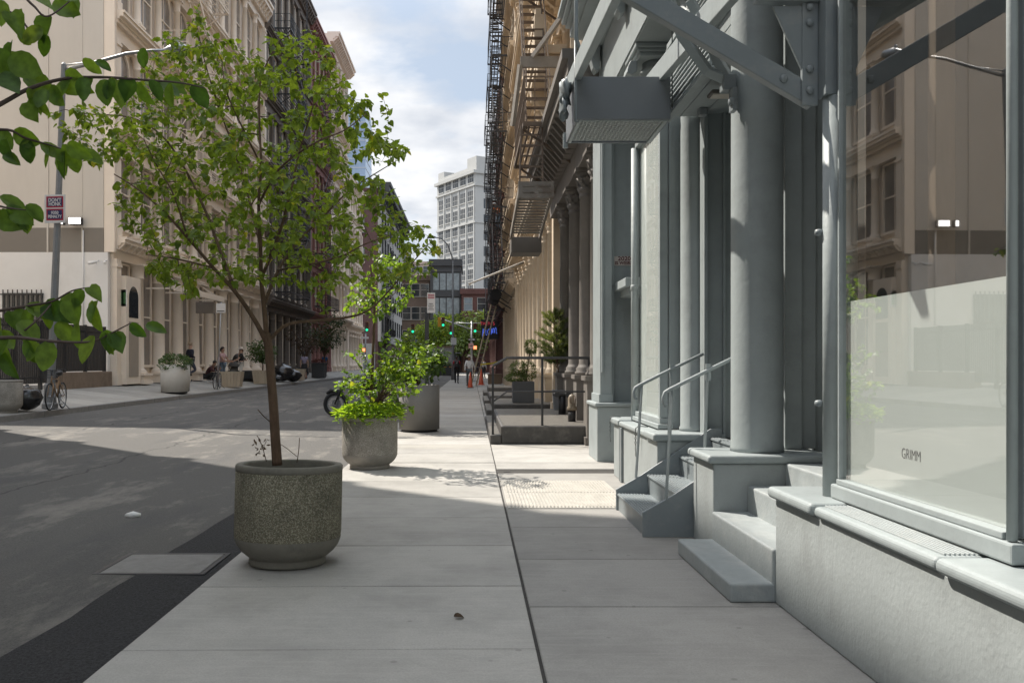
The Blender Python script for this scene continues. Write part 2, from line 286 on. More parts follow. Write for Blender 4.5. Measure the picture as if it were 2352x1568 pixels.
# ---------------- ground ----------------
def groundmats():
    def base(name):
        m = bpy.data.materials.new(name); m.use_nodes = True; t = m.node_tree; return m, t, t.links.new, t.nodes['Principled BSDF']
    def noise(t, vec, s, d=8, r=.6, dist=0):
        n = N(t, 'ShaderNodeTexNoise'); n.inputs['Scale'].default_value = s; n.inputs['Detail'].default_value = d; n.inputs['Roughness'].default_value = r; n.inputs['Distortion'].default_value = dist; t.links.new(vec, n.inputs['Vector']); return n.outputs['Fac']
    def ramp(t, f, p0, p1, c0=(0,0,0), c1=(1,1,1)):
        r = N(t, 'ShaderNodeValToRGB'); r.color_ramp.elements[0].position = p0; r.color_ramp.elements[1].position = p1
        r.color_ramp.elements[0].color = (*c0, 1); r.color_ramp.elements[1].color = (*c1, 1); t.links.new(f, r.inputs[0]); return r.outputs[0]
    def mixc(t, f, a, b):
        n = N(t, 'ShaderNodeMix', data_type='RGBA'); t.links.new(f, n.inputs['Factor'])
        for i, q in ((6, a), (7, b)):
            if isinstance(q, tuple): n.inputs[i].default_value = (*q, 1)
            else: t.links.new(q, n.inputs[i])
        return n.outputs[2]
    def bump(t, f, p, s, d=.01):
        b = N(t, 'ShaderNodeBump'); b.inputs['Strength'].default_value = s; b.inputs['Distance'].default_value = d; t.links.new(f, b.inputs['Height']); t.links.new(b.outputs[0], p.inputs['Normal'])
    # old asphalt
    m, t, L, p = base('worn_asphalt'); v = N(t, 'ShaderNodeTexCoord').outputs['Object']
    c = ramp(t, noise(t, v, 75, 5, .8), .32, .68, (.05,.049,.047), (.14,.134,.125))
    mp = N(t, 'ShaderNodeMapping'); mp.inputs['Scale'].default_value = (1, .35, 1); L(v, mp.inputs[0])
    c = mixc(t, ramp(t, noise(t, mp.outputs[0], 1.1, 12, .72), .525, .625, (0,0,0), (.6,.6,.6)), c, (.25,.232,.205))
    mp2 = N(t, 'ShaderNodeMapping'); mp2.inputs['Scale'].default_value = (.5, .12, 1); mp2.inputs['Location'].default_value = (3, 5, 0); L(v, mp2.inputs[0])
    c = mixc(t, ramp(t, noise(t, mp2.outputs[0], 2.2, 6), .56, .66, (0,0,0), (.5,.5,.5)), c, (.062,.062,.065))
    # a long crack that wanders down the road
    s = N(t, 'ShaderNodeSeparateXYZ'); L(v, s.inputs[0])
    wob = N(t, 'ShaderNodeMath', operation='MULTIPLY_ADD'); L(noise(t, v, .9, 8), wob.inputs[0]); wob.inputs[1].default_value = .8; wob.inputs[2].default_value = -.4
    xx = N(t, 'ShaderNodeMath', operation='ADD'); L(s.outputs['X'], xx.inputs[0]); L(wob.outputs[0], xx.inputs[1])
    yk = N(t, 'ShaderNodeMath', operation='MULTIPLY'); L(s.outputs['Y'], yk.inputs[0]); yk.inputs[1].default_value = .02
    x2 = N(t, 'ShaderNodeMath', operation='ADD'); L(xx.outputs[0], x2.inputs[0]); L(yk.outputs[0], x2.inputs[1])
    for off in (4.85, 7.6):
        a = N(t, 'ShaderNodeMath', operation='ADD'); L(x2.outputs[0], a.inputs[0]); a.inputs[1].default_value = off
        ab = N(t, 'ShaderNodeMath', operation='ABSOLUTE'); L(a.outputs[0], ab.inputs[0])
        c = mixc(t, ramp(t, ab.outputs[0], .008, .035, (.8,.8,.8), (0,0,0)), c, (.028,.028,.028))
    L(c, p.inputs['Base Color']); p.inputs['Roughness'].default_value = .88; bump(t, noise(t, v, 130, 4), p, .5, .012); G['asphalt'] = m
    # fresh asphalt strip
    m, t, L, p = base('fresh_asphalt'); v = N(t, 'ShaderNodeTexCoord').outputs['Object']
    c = ramp(t, noise(t, v, 62, 5, .85), .38, .68, (.008,.008,.009), (.062,.062,.066))
    c = mixc(t, ramp(t, noise(t, v, 4, 10, .75), .62, .70, (0,0,0), (.5,.5,.5)), c, (.16,.155,.15))
    L(c, p.inputs['Base Color']); p.inputs['Roughness'].default_value = .9; bump(t, noise(t, v, 120, 4), p, .9, .015); G['fresh'] = m
    # pavement concrete, one tint per slab
    for nm, tint in (('pavement_concrete', (.40,.388,.365)), ('old_pavement_stone', (.36,.345,.315)), ('brushed_pavement', (.315,.305,.288))):
        m, t, L, p = base(nm); v = N(t, 'ShaderNodeTexCoord').outputs['Object']
        g = N(t, 'ShaderNodeNewGeometry'); mr = N(t, 'ShaderNodeMapRange'); mr.inputs[3].default_value = .84; mr.inputs[4].default_value = 1.1; L(g.outputs['Random Per Island'], mr.inputs[0])
        c = ramp(t, noise(t, v, 80, 6, .85), .3, .7, tuple(x*.76 for x in tint), tuple(x*1.2 for x in tint))
        c = mixc(t, ramp(t, noise(t, v, 1.3, 10, .7), .42, .68, (0,0,0), (.75,.75,.75)), c, tuple(x*.66 for x in tint))
        mp = N(t, 'ShaderNodeMapping'); mp.inputs['Scale'].default_value = (.6, 9, 1); mp.inputs['Rotation'].default_value = (0, 0, .06); L(v, mp.inputs[0])
        c = mixc(t, ramp(t, noise(t, mp.outputs[0], 3, 6), .5, .72, (0,0,0), (.35,.35,.35)), c, tuple(x*1.18 for x in tint))
        vg = N(t, 'ShaderNodeTexVoronoi'); vg.inputs['Scale'].default_value = 3.6; L(v, vg.inputs['Vector'])
        c = mixc(t, ramp(t, vg.outputs['Distance'], .05, .075, (.6,.6,.6), (0,0,0)), c, tuple(x*.5 for x in tint))
        mq = N(t, 'ShaderNodeMapping'); mq.inputs['Scale'].default_value = (1.6, 1.6, 1); mq.inputs['Location'].default_value = (2, 9, 0); L(v, mq.inputs[0])
        c = mixc(t, ramp(t, noise(t, mq.outputs[0], .9, 12, .78, 1.2), .54, .70, (0,0,0), (.5,.5,.5)), c, tuple(x*.68 for x in tint))
        sc_ = N(t, 'ShaderNodeVectorMath', operation='SCALE'); L(c, sc_.inputs[0]); L(mr.outputs[0], sc_.inputs['Scale'])
        L(sc_.outputs[0], p.inputs['Base Color']); p.inputs['Roughness'].default_value = .8; bump(t, noise(t, v, 90, 5), p, .18, .008); G[nm] = m
G = {}; groundmats()
DIRT = mat('dark_joint_dirt', (.05,.047,.044), .95, .3, 20)
KERB = mat('granite_kerb', (.24,.235,.225), .8, .2, 8, .2, 60)
def sheet(name, pts, m):
    mb = MB(); mb.add(pts, [tuple(range(len(pts)))]); return struct(mb.build(name, m))
sheet('ground', [(-900,-300,-.6),(900,-300,-.6),(900,1800,-.6),(-900,1800,-.6)], G['asphalt'])
sheet('road', [(-10.4,-20,gz(-10.39)),(-1.765,-20,-.012),(-1.765,330,-.012),(-10.4,330,gz(-10.39))], G['asphalt'])
sheet('cross_street', [(-10.404,104,.127),(-10.404,122,.127),(-200,122,.127),(-200,104,.127)], G['asphalt'])
sheet('side_road', [(-1.761,104,-.012),(-1.761,122,-.012),(150,122,-.012),(150,104,-.012)], G['asphalt'])
# dark new asphalt along the kerb, a ragged thin layer on the road
mb = MB(); ys = [-6+.35*i for i in range(45)]
lft = [(-2.3+.05*mnoise.noise(Vector((y*1.3, 2, 0)))+.03*mnoise.noise(Vector((y*5, 7, 0))), y) for y in ys]
z_ = lambda x: gz(x)+.005
vs = []; fs = []
for (x, y) in lft: vs += [(x, y, z_(x)), (-1.772, y, z_(-1.772))]
for i in range(len(ys)-1): fs.append((2*i, 2*i+1, 2*i+3, 2*i+2))
mb.add(vs, fs); struct(mb.build('fresh_asphalt_strip', G['fresh']))
# pavement by the shops: slabs with real gaps over dark dirt
mb = MB(); mb.box(-1.765, 2.6, -14, 103.8, -.3, -.012); struct(mb.build('pavement_bed', DIRT))
mb = MB(); old = MB(); brs = MB(); L_ = 1.22; y = -14.0; rr = random.Random(3)
while y < 103:
    g = .011; dz = rr.uniform(-.0015, .0015)
    far = y > 10.4
    t = old if far and rr.random() < .75 else mb
    if not far:
        sk = .026; t.add([(-1.765,y+g,-.1),(.326,y+g+sk,-.1),(.326,y+L_-g*.3+sk,-.1),(-1.765,y+L_-g*.3,-.1),(-1.765,y+g,dz),(.326,y+g+sk,dz),(.326,y+L_-g*.3+sk,dz),(-1.765,y+L_-g*.3,dz)], [(0,3,2,1),(4,5,6,7),(0,1,5,4),(1,2,6,5),(2,3,7,6),(3,0,4,7)])
        brs.box(.345, 1.95, y-.45+g, y+L_-.45-g*.3, -.1, dz*.7)
        y += L_
    else:
        h = rr.choice([.9, 1.22, .75]); s = rr.uniform(-.03, .03)
        t.add([(-1.765,y+g,-.1),(.33,y+g+s,-.1),(.33,y+h-g+s,-.1),(-1.765,y+h-g,-.1),(-1.765,y+g,dz),(.33,y+g+s,dz),(.33,y+h-g+s,dz),(-1.765,y+h-g,dz)],
            [(0,3,2,1),(4,5,6,7),(0,1,5,4),(1,2,6,5),(2,3,7,6),(3,0,4,7)])
        t.box(.345, 2.59, y+g, y+h-g, -.1, dz*.8); y += h
struct(mb.build('pavement', G['pavement_concrete'], bevel=.004, seg=1)); struct(brs.build('brushed_pavement', G['brushed_pavement'], bevel=.005, seg=1)); struct(old.build('old_pavement', G['old_pavement_stone'], bevel=.005, seg=1))
# far pavement
def far_pave(name, y0, y1):
    mb = MB(); y = y0
    while y < y1:
        h = min(1.5, y1-y)
        mb.add([(-10.56,y+.01,.27),(-13.6,y+.01,gz(-13.2)),(-13.6,y+h-.01,gz(-13.2)),(-10.56,y+h-.01,.27)], [(0,1,2,3)]); y += 1.5
    struct(mb.build(name, G['old_pavement_stone']))
far_pave('far_pavement', -20, 103.5); far_pave('farther_pavement', 123, 200)
mb = MB(); mb.prism([(-10.565,.262),(-13.6,.612),(-13.6,-.3),(-10.565,-.3)], 'y', -20, 103.5); struct(mb.build('far_pavement_bed', DIRT))
mb = MB(); y = -20
while y < 103: mb.box(-10.56, -10.402, y+.006, y+2.394, -.3, .272+.002*mnoise.noise(Vector((y,0,0)))); y += 2.4
struct(mb.build('kerb', KERB, bevel=.02))
sheet('vacant_lot_ground', [(-13.6,20.1,.6),(-34,20.1,.6),(-34,31.7,.6),(-13.6,31.7,.6)], G['asphalt'])

# ---------------- things set in the ground ----------------
u = thing('utility_cover', 'rectangular steel utility cover set in the black asphalt strip', 'utility cover', (-2.21,6.16,0))
z0 = gz(-2.2)+.006
mb = MB(); mb.box(-2.56,-1.87,5.88,6.45,z0-.05,z0+.002); mb.build('cover_plate', mat('cover_steel', (.20,.196,.187), .6, .2, 9, .6, 160, stain=(.14,.135,.13,.6), sscale=6), u, bevel=.004)
mb = MB()
for a, b, c_, d in ((-2.6,-2.565,5.84,6.49),(-1.865,-1.83,5.84,6.49),(-2.565,-1.865,5.84,5.875),(-2.565,-1.865,6.455,6.49)): mb.box(a,b,c_,d,z0-.05,z0+.003)
mb.build('cover_frame', BLACK, u, bevel=.003)
tag(MB().tube([(-3.22,7.95,gz(-3.2)+.012),(-3.15,7.94,gz(-3.2)+.02),(-3.09,7.97,gz(-3.1)+.012)], [.02,.036,.02], 7).build('crumpled_paper', WHITE), 'crumpled white paper lying on the asphalt behind the big planter', 'litter')
hx = thing('cellar_hatch', 'sunlit ribbed steel cellar hatch plate in the pavement by the metal stairs', 'hatch', (1.0,9.2,0))
mb = MB(); mb.box(.36,1.62,8.46,10.42,-.05,.010); mb.build('hatch_plate', PLATE, hx, bevel=.004)
mb = MB()
for k in range(34):
    xx = .39+k*.0355
    mb.box(xx,xx+.018,8.5,9.40,.009,.02); mb.box(xx,xx+.018,9.44,10.39,.009,.02)
mb.build('tread_ribs', PLATE, hx, bevel=.004, seg=1)
# ---------------- the grey shop building ----------------
gb = thing('shop_building', 'pale grey painted cast iron shop building with tall round columns and a frosted window', 'building', (1.83, 4, 0))
def gpart(mb, name, m=PAINT, bevel=.006, **k): return mb.build(name, m, gb, bevel=bevel, **k)
# body behind the fronts
mb = MB(); mb.box(5.2,14,-45,13.45,0,20); mb.box(2.5,5.2,-45,13.45,6.95,20); gpart(mb, 'upper_wall', PAINT, 0)
mb = MB(); mb.box(2.85,5.2,-6,13.45,5.72,5.9); gpart(mb, 'ceiling', ROOM, 0)
mb = MB(); mb.box(2.43,5.2,-6,3.1,0,.66); mb.box(2.43,5.2,3.1,5.13,0,.66); mb.box(2.72,5.2,5.14,7.05,0,.685); mb.box(2.47,5.2,7.06,8.4,0,.695); mb.box(2.52,5.2,8.41,13.4,0,.68); gpart(mb, 'floor_slab', STUCCO, 0)
# plinth with its ledge
mb = MB(); mb.box(1.83,2.425,-6,5.14,0,.635); gpart(mb, 'plinth', STUCCO, .012)
led = MB(); led.box(1.785,2.42,4.508,5.165,.637,.705); led.box(1.785,2.42,-6,3.30,.637,.70)
gpart(led, 'ledge', PAINT, .027, seg=4)
led = MB(); led.box(1.80,2.42,3.312,4.496,.637,.694); lg = gpart(led, 'vault_grating', PAINT, .024, seg=4)
mb = MB()
for k in range(9): mb.box(1.85+k*.019, 1.859+k*.019, 3.34, 4.47, .69, .703)
mb.build('grating_ribs', WORN, lg, bevel=.002, seg=1)
def flipn(mb):
    # make every pane face the street (towards -X) or the camera side (towards -Y)
    for i, f in enumerate(mb.f):
        a, b, c = (Vector(mb.v[k]) for k in f[:3]); n = (b-a).cross(c-a)
        if n.x+n.y > 0: mb.f[i] = tuple(reversed(f))
    return mb
# big shop window: bay between a thin round post and a corner mullion
wn = gpart(MB().box(1.975,2.10,3.12,4.70,.706,.785), 'window', PAINT, .01)
mb = MB(); mb.box(1.99,2.075,3.20,4.66,.786,.815); mb.box(2.0,2.07,4.645,4.665,.816,4.6); mb.box(1.985,2.08,3.14,4.70,4.55,4.75); mb.box(2.105,4.2,3.125,3.21,.706,.80); mb.box(2.105,4.2,3.13,3.20,4.55,4.7)
mb.build('sill', PAINT, wn, bevel=.005)
MB().tube([(2.005,3.165,.79),(2.005,3.165,4.55)], .019, 12).build('round_mullion', PAINT, wn)
mb = MB(); mb.box(2.03,2.08,3.135,3.195,.80,4.55); mb.build('corner_mullion', PAINT_D, wn, bevel=.006)
mb = MB(); mb.add([(2.047,3.196,.815),(2.047,3.196,4.55),(2.021,4.645,4.55),(2.021,4.645,.815)],[(0,1,2,3)][::1]); mb.add([(2.081,3.168,.80),(4.1,3.168,.80),(4.1,3.168,4.55),(2.081,3.168,4.55)],[(0,1,2,3)]); flipn(mb); mb.build('glass', GLASS, wn, fix=False)
mb = MB(); mb.box(2.048,2.050,3.197,4.644,.816,1.78); mb.box(2.082,4.1,3.176,3.178,.802,1.78); mb.build('frosted_film', FILM, wn)
lt = place(text_mb('GRIMM', .072, .0003, .78, -.0012), (2.0463, 3.974, 1.018), -PI/2); lt.build('lettering', mat('letter_grey', (.10,.105,.11), .6, .05), wn)
# room behind the big window
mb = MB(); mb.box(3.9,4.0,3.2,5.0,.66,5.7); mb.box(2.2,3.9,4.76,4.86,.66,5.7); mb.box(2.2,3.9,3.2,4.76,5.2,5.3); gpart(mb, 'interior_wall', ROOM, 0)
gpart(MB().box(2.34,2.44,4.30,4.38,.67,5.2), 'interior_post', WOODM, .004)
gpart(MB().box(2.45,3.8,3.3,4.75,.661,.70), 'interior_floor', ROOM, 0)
# thin round post and the riveted steel post above it
gpart(MB().cyl((2.02,4.765,.706),(2.02,4.765,2.93),.056,.056,24), 'round_post', PAINT, 0)
mb = MB(); mb.box(1.955,2.09,4.71,4.83,2.93,5.3); sp = gpart(mb, 'steel_post', PAINT_D, .004)
rp_ = gpart(MB().box(1.865,1.954,4.81,4.84,2.9,5.0), 'riveted_plate', PAINT_D, .003)
for z in (2.98,3.10,3.36,3.45): MB().ball((1.905,4.80,z),.022,1,.55,1,10,6).build('rivet', PAINT_D, rp_)
gpart(MB().prism([(1.865,3.46),(1.865,3.10),(1.70,3.46)], 'y', 4.815, 4.835), 'gusset_plate', PAINT_D, .003)
mb = MB(); mb.beam((1.955,4.87,2.945),(.86,4.87,3.59),.07,.115); br = gpart(mb, 'canopy_brace', PAINT_D, .006)
for t in (.055,.17): p = Vector((1.955,4.83,2.945)).lerp(Vector((.86,4.83,3.59)), t); MB().ball(p,.024,1,.5,1,10,6).build('rivet', PAINT_D, br)
gpart(MB().box(.84,1.955,4.86,4.96,3.66,3.78), 'canopy_beam', PAINT_D, .006); gpart(MB().box(1.6,1.96,4.78,4.85,3.475,3.6), 'tie_beam', PAINT_D, .006)
mb = MB(); mb.tube([(2.04,6.72,3.66),(1.93,6.72,3.84),(1.80,6.72,4.15),(1.72,6.72,4.3)], .045, 4, smooth=False); mb.tube([(2.04,6.72,3.66),(1.86,6.72,3.74),(1.66,6.72,4.02),(1.5,6.72,4.45)], .05, 4, smooth=False); gpart(mb, 'forked_bracket', PAINT, .005)
mb = MB(); mb.box(1.97,2.07,6.66,6.78,3.58,3.70); mb.box(2.02,2.06,6.6,6.7,3.40,3.58); mb.ball((2.03,6.63,3.47),.04,1,1,1,8,6); gpart(mb, 'clamp', PAINT_D, .006)
# masonry steps in the near entry
mb = MB(); mb.box(1.56,1.835,5.146,6.46,0,.118); a_ = mb
for x0, x1, z in ((1.815,2.11,.325),(2.085,2.40,.52),(2.37,2.72,.688)): a_.box(x0,x1,5.146,6.455,.0,z)
gpart(a_, 'entry_steps', WORN, .016, seg=3)
# pier carrying the big column
mb = MB(); mb.box(1.83,2.7,6.462,7.04,0,.682); gpart(mb, 'pier', STUCCO, .012)
gpart(MB().box(1.785,2.76,6.43,7.07,.684,.748), 'pier_cap', PAINT, .026, seg=4)
gpart(MB().lathe((2.265,6.77,.75),[(.205,0),(.205,.03),(.20,.05),(.197,4.3),(.2,4.35),(.23,4.4),(.23,4.45),(.2,4.47),(.2,4.6)],48), 'big_column', PAINT, 0)
mb = MB(); mb.box(2.52,2.66,6.86,7.02,.749,4.5); mb.box(2.66,2.80,6.93,7.03,.749,5.7); mb.box(2.80,3.7,6.98,7.05,.69,5.7); mb.box(2.92,3.12,6.93,6.98,.69,5.7); mb.box(3.3,3.55,6.94,6.98,.69,5.7); gpart(mb, 'entry_panel', PAINT, .008)
gpart(MB().box(2.98,3.07,6.89,6.93,.86,.91).box(3.00,3.05,6.88,6.93,.82,.86), 'wall_bracket', PAINT, .004)
mb = MB(); mb.box(3.6,3.68,5.0,6.98,.69,4.5); mb.box(3.56,3.6,5.3,6.6,.9,3.4); gpart(mb, 'door', PAINT_D, .01)
for z in (2.18,1.22): gpart(MB().lathe((1.955,4.80,z),[(.0,-.02),(.022,-.015),(.026,0),(.022,.015),(0,.02)],10), 'lug', PAINT_D, 0)
# second bay: plinth, ledge, frosted window, column
mb = MB(); mb.box(1.83,2.51,8.412,10.97,0,.672); gpart(mb, 'plinth', STUCCO, .012)
led = MB(); led.box(1.785,2.51,10.42,11.0,.674,.752); led.box(1.795,2.51,8.9,10.41,.674,.735); led.box(1.785,2.51,8.38,8.89,.674,.748); gpart(led, 'ledge', PAINT, .025, seg=4)
gpart(MB().box(1.80,1.828,10.28,10.36,0,.66).box(1.806,1.828,10.42,10.47,0,.66), 'downpipe', PAINT_D, .008)
wn2 = gpart(MB().box(1.955,2.12,8.95,10.38,.75,.80), 'window', PAINT, .008)
mb = MB(); mb.box(1.985,2.10,9.0,10.36,.802,.86); mb.box(1.99,2.08,9.02,9.10,.861,4.05); mb.box(1.99,2.09,8.98,10.40,4.05,4.16); mb.box(1.95,2.13,8.95,10.43,4.161,4.22); mb.box(2.082,2.9,8.99,9.05,.752,4.05); mb.build('frame', PAINT, wn2, bevel=.006)
mb = MB(); mb.tube([(1.99,10.40,.75),(1.99,10.40,4.05)], .045, 14); mb.lathe((1.99,10.40,2.32),[(.046,0),(.053,.01),(.053,.06),(.046,.07)],14); mb.build('round_mullion', PAINT, wn2)
flipn(MB().add([(2.038,9.10,.861),(2.038,9.10,4.05),(2.038,10.36,4.05),(2.038,10.36,.861)],[(0,1,2,3)])).build('glass', GLASS2, wn2, fix=False)
MB().box(2.05,2.056,9.10,10.36,.862,4.045).build('frosted_film', FILM, wn2)
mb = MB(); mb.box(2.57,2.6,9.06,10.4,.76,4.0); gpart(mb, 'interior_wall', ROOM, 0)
gpart(MB().lathe((2.30,8.78,.75),[(.16,0),(.16,.03),(.148,.05),(.145,3.5),(.147,4.1),(.185,4.16),(.20,4.2),(.20,4.25),(.16,4.28),(.15,4.30),(.15,4.62)],36), 'column', PAINT, 0)
mb = MB(); mb.box(2.30,2.335,8.43,8.50,.70,4.6); mb.box(2.336,2.52,8.52,8.6,.70,4.6); mb.box(2.50,2.53,8.47,8.52,.7,4.6); mb.box(2.531,2.75,8.50,8.6,.70,4.6); mb.box(2.75,3.6,8.53,8.6,.70,4.6); mb.box(2.3,2.31,8.5,8.6,.7,4.6); gpart(mb, 'entry_panel', PAINT, .006)
mb = MB(); mb.box(3.5,3.58,7.06,8.5,.70,4.5); mb.box(3.46,3.5,7.25,8.3,.9,3.3); gpart(mb, 'door', PAINT_D, .01)
# boarded soffit above the metal stairs
mb = MB(); mb.box(1.99,3.45,7.08,8.62,3.93,3.97); so_ = gpart(mb, 'soffit', PAINT, .004)
mb = MB()
for k in range(6): mb.box(2.1+k*.22,2.11+k*.22,7.1,8.6,3.922,3.93)
mb.build('board_joint', PAINT_D, so_)
mb = MB(); mb.box(1.975,2.0,7.08,8.64,3.915,4.66); fl = gpart(mb, 'fluted_fascia', PAINT, .003)
mb = MB()
for k in range(14): mb.tube([(1.973,7.09,3.945+k*.05),(1.973,8.63,3.945+k*.05)], .011, 6)
mb.build('flute', PAINT, fl)
mb = MB(); mb.box(1.95,2.02,7.08,8.66,3.885,3.914); gpart(mb, 'fascia_rail', PAINT, .005)
mb = MB()
for k in range(9): mb.box(2.42,2.46,7.06,8.52,4.0+k*.15,4.0+k*.15+.142)
gpart(mb, 'louvred_transom', PAINT, .008)
# third pier, pilaster and side entry
gpart(MB().box(1.835,2.42,12.45,13.35,0,.80), 'pier', PAINT, .01); gpart(MB().box(1.80,2.45,12.42,13.38,.802,.86), 'pier_cap', PAINT, .02, seg=3)
mb = MB(); mb.box(1.90,2.075,12.60,13.36,.861,5.35); mb.box(1.915,1.945,12.55,12.6,1.3,5.2); mb.box(1.88,2.09,12.58,13.38,.862,.98); gpart(mb, 'pilaster', PAINT, .008)
mb = MB(); mb.box(2.076,2.5,12.86,13.2,.861,5.35); mb.box(2.086,2.12,12.7,12.86,.861,5.35); gpart(mb, 'entry_panel', PAINT, .006)
mb = MB(); mb.box(2.52,2.6,10.45,12.9,.68,5.35); gpart(mb, 'side_wall', PAINT, .01)
mb = MB(); mb.box(2.12,2.5,11.75,12.7,2.50,2.62); mb.box(2.2,2.5,11.9,12.65,2.40,2.5); gpart(mb, 'door_hood', PAINT, .008)
gpart(MB().tube([(2.42,12.3,1.15),(2.36,12.3,1.15),(2.36,12.3,1.4),(2.42,12.3,1.4)], .016, 8), 'pull_handle', BLACK, 0)
# upper column with its moulded capital
mb = MB(); mb.lathe((2.36,10.75,4.2),[(.205,0),(.20,.75),(.20,.84),(.225,.86),(.235,.89),(.225,.92),(.20,.94),(.21,1.0)],40); gpart(mb, 'column', PAINT, 0)
mb = MB(); mb.box(2.06,2.66,10.45,11.05,5.2,5.25); mb.box(2.03,2.69,10.42,11.08,5.251,5.29); mb.box(2.0,2.72,10.39,11.11,5.291,5.348); gpart(mb, 'capital', PAINT, .012)
mb = MB(); mb.prism([(2.06,5.2),(2.06,5.06),(1.985,5.02),(1.93,5.05),(1.95,5.14),(1.98,5.2)], 'y', 10.6, 10.9); gpart(mb, 'scroll_bracket', PAINT, .012)
# entablature and stepped cornice
mb = MB(); mb.box(2.0,2.8,4.95,13.4,5.35,6.3); gpart(mb, 'entablature', PAINT, .01)
gpart(MB().box(1.985,2.0,4.95,13.4,5.36,5.40), 'entablature_fillet', PAINT, .004)
cor = MB()
for x, za, zb in ((1.93,6.302,6.37),(1.86,6.371,6.42),(1.80,6.421,6.52),(1.62,6.521,6.56),(1.55,6.561,6.70),(1.48,6.701,6.76),(1.42,6.761,6.86),(1.36,6.861,6.94)): cor.box(x,2.85,-45,13.46,za,zb)
gpart(cor, 'cornice', PAINT, .012, seg=3)
for yy in (13.05, 10.9, 8.8): gpart(MB().prism([(1.97,6.3),(1.97,5.95),(1.90,5.9),(1.86,5.96),(1.80,6.2),(1.70,6.3)], 'y', yy, yy+.22), 'cornice_bracket', PAINT, .012)
mb = MB(); mb.box(3.0,5.2,-45,3.0,.0,5.7); gpart(mb, 'near_wall', PAINT, 0)

# ---------------- metal staircase ----------------
ms = thing('metal_staircase', 'dark grey steel entry stairs with ribbed treads and two curled handrails', 'stairs', (1.9, 7.7, 0))
steps = [(1.43,1.72,.165),(1.72,2.03,.35),(2.03,2.34,.535),(2.34,2.46,.71)]
for i, (x0, x1, z) in enumerate(steps):
    t = MB().box(x0,x1+.02,7.115,8.375,z-.022,z).build('tread', PAINT_D, ms, bevel=.006); mb = MB()
    n_ = int((x1-x0-.02)/.028)
    for k in range(n_): mb.box(x0+.012+k*.028,x0+.026+k*.028,7.13,8.36,z-.001,z+.006)
    mb.build('tread_ribs', PAINT_D, t, bevel=.002, seg=1)
    MB().box(x0+.012,x0+.03,7.115,8.375,max(0,z-.187),z-.023).build('riser', PAINT_D, ms)
for ya, yb in ((7.085,7.112),(8.378,8.405)):
    MB().prism([(1.42,.0),(1.42,.205),(1.66,.34),(2.35,.80),(2.46,.80),(2.46,.3),(2.0,.0)], 'y', ya, yb).build('stringer', PAINT_D, ms, bevel=.005)
for yy in (7.098, 8.391):
    pts = [(1.63,1.10),(1.612,1.09),(1.60,1.115),(1.595,1.16),(1.61,1.20),(1.65,1.225),(1.72,1.26),(2.0,1.40),(2.28,1.535)]
    rl = MB().tube([(x, yy, z) for x, z in pts], .0165, 12).build('handrail', PAINT, ms)
    for xb, zb, xt, zt in ((1.615,.28,1.675,1.235),(1.93,.5,1.965,1.385)):
        MB().tube([(xb,yy,zb),(xt,yy,zt)], .013, 4, smooth=False).build('baluster', PAINT, ms)
    MB().box(1.95,1.99,yy-.006,yy+.012,1.30,1.44).build('rail_bracket', PAINT, ms)

# ---------------- raised counterbalance stair with its weight box ----------------
ds = thing('drop_stair', 'raised grey fire escape stair with a chequer plate weight box hanging over the pavement', 'fire stair', (1.4, 8.2, 3.7))
SLATE = mat('slate_metal_paint', (.17,.185,.20), .4, .05, 3, .05, 30); bxm = MB(); bxm.box(.974,1.848,7.92,7.947,3.705,4.10); bxm.box(.974,.996,7.948,8.80,3.705,4.10); bxm.box(1.826,1.848,7.948,8.80,3.705,4.10); bxm.box(.997,1.825,8.773,8.80,3.705,4.10)
wb = bxm.build('weight_box', SLATE, ds, bevel=.004)
CHQ = mat('chequer_plate_paint', (.40,.42,.415), .5, .08, 5)
cp = MB().box(1.02,1.80,7.97,8.76,3.722,3.733).build('chequer_plate', CHQ, wb)
mb = MB()
for i in range(20):
    for j in range(20):
        x = 1.045+i*.038; y = 7.99+j*.039
        if (i+j) % 2: mb.beam((x-.013,y-.008,3.720),(x+.013,y+.008,3.720),.008,.010)
        else: mb.beam((x-.013,y+.008,3.720),(x+.013,y-.008,3.720),.008,.010)
mb.build('chequer_pattern', CHQ, cp)
mb = MB(); mb.box(.99,1.83,7.947,7.975,3.697,3.727); mb.box(.99,1.022,7.975,8.77,3.697,3.727); mb.box(1.796,1.83,7.975,8.77,3.697,3.727); mb.box(.946,.996,8.80,8.833,3.66,3.815); mb.build('bottom_frame', PAINT, wb, bevel=.003)
for x in (1.78,.99):
    MB().beam((x,8.91,4.245),(x-.015,5.3,3.94),.066,.187).build('stringer', PAINT, ds, bevel=.006)
MB().tube([(.96,7.83,5.9),(.96,7.83,4.42),(.985,7.83,4.345),(1.012,7.83,4.32)], .02, 8).build('hanger_rod', PAINT_D, ds)
MB().tube([(.96,7.88,4.42),(.96,7.88,3.67),(.99,7.88,3.67)], .013, 8).build('latch_rod', PAINT_D, ds)
mb = MB(); mb.ball((.90,8.25,4.06),.095,.6,1.3,1.2,10,8,.9); mb.ball((.885,8.25,3.90),.075,.6,1.2,1.3,10,8,.9); mb.build('pulley', PAINT_D, ds)
MB().tube([(1.86,7.91,3.8),(1.86,7.91,6.4)], .006, 6).build('chain', IRONG, ds)

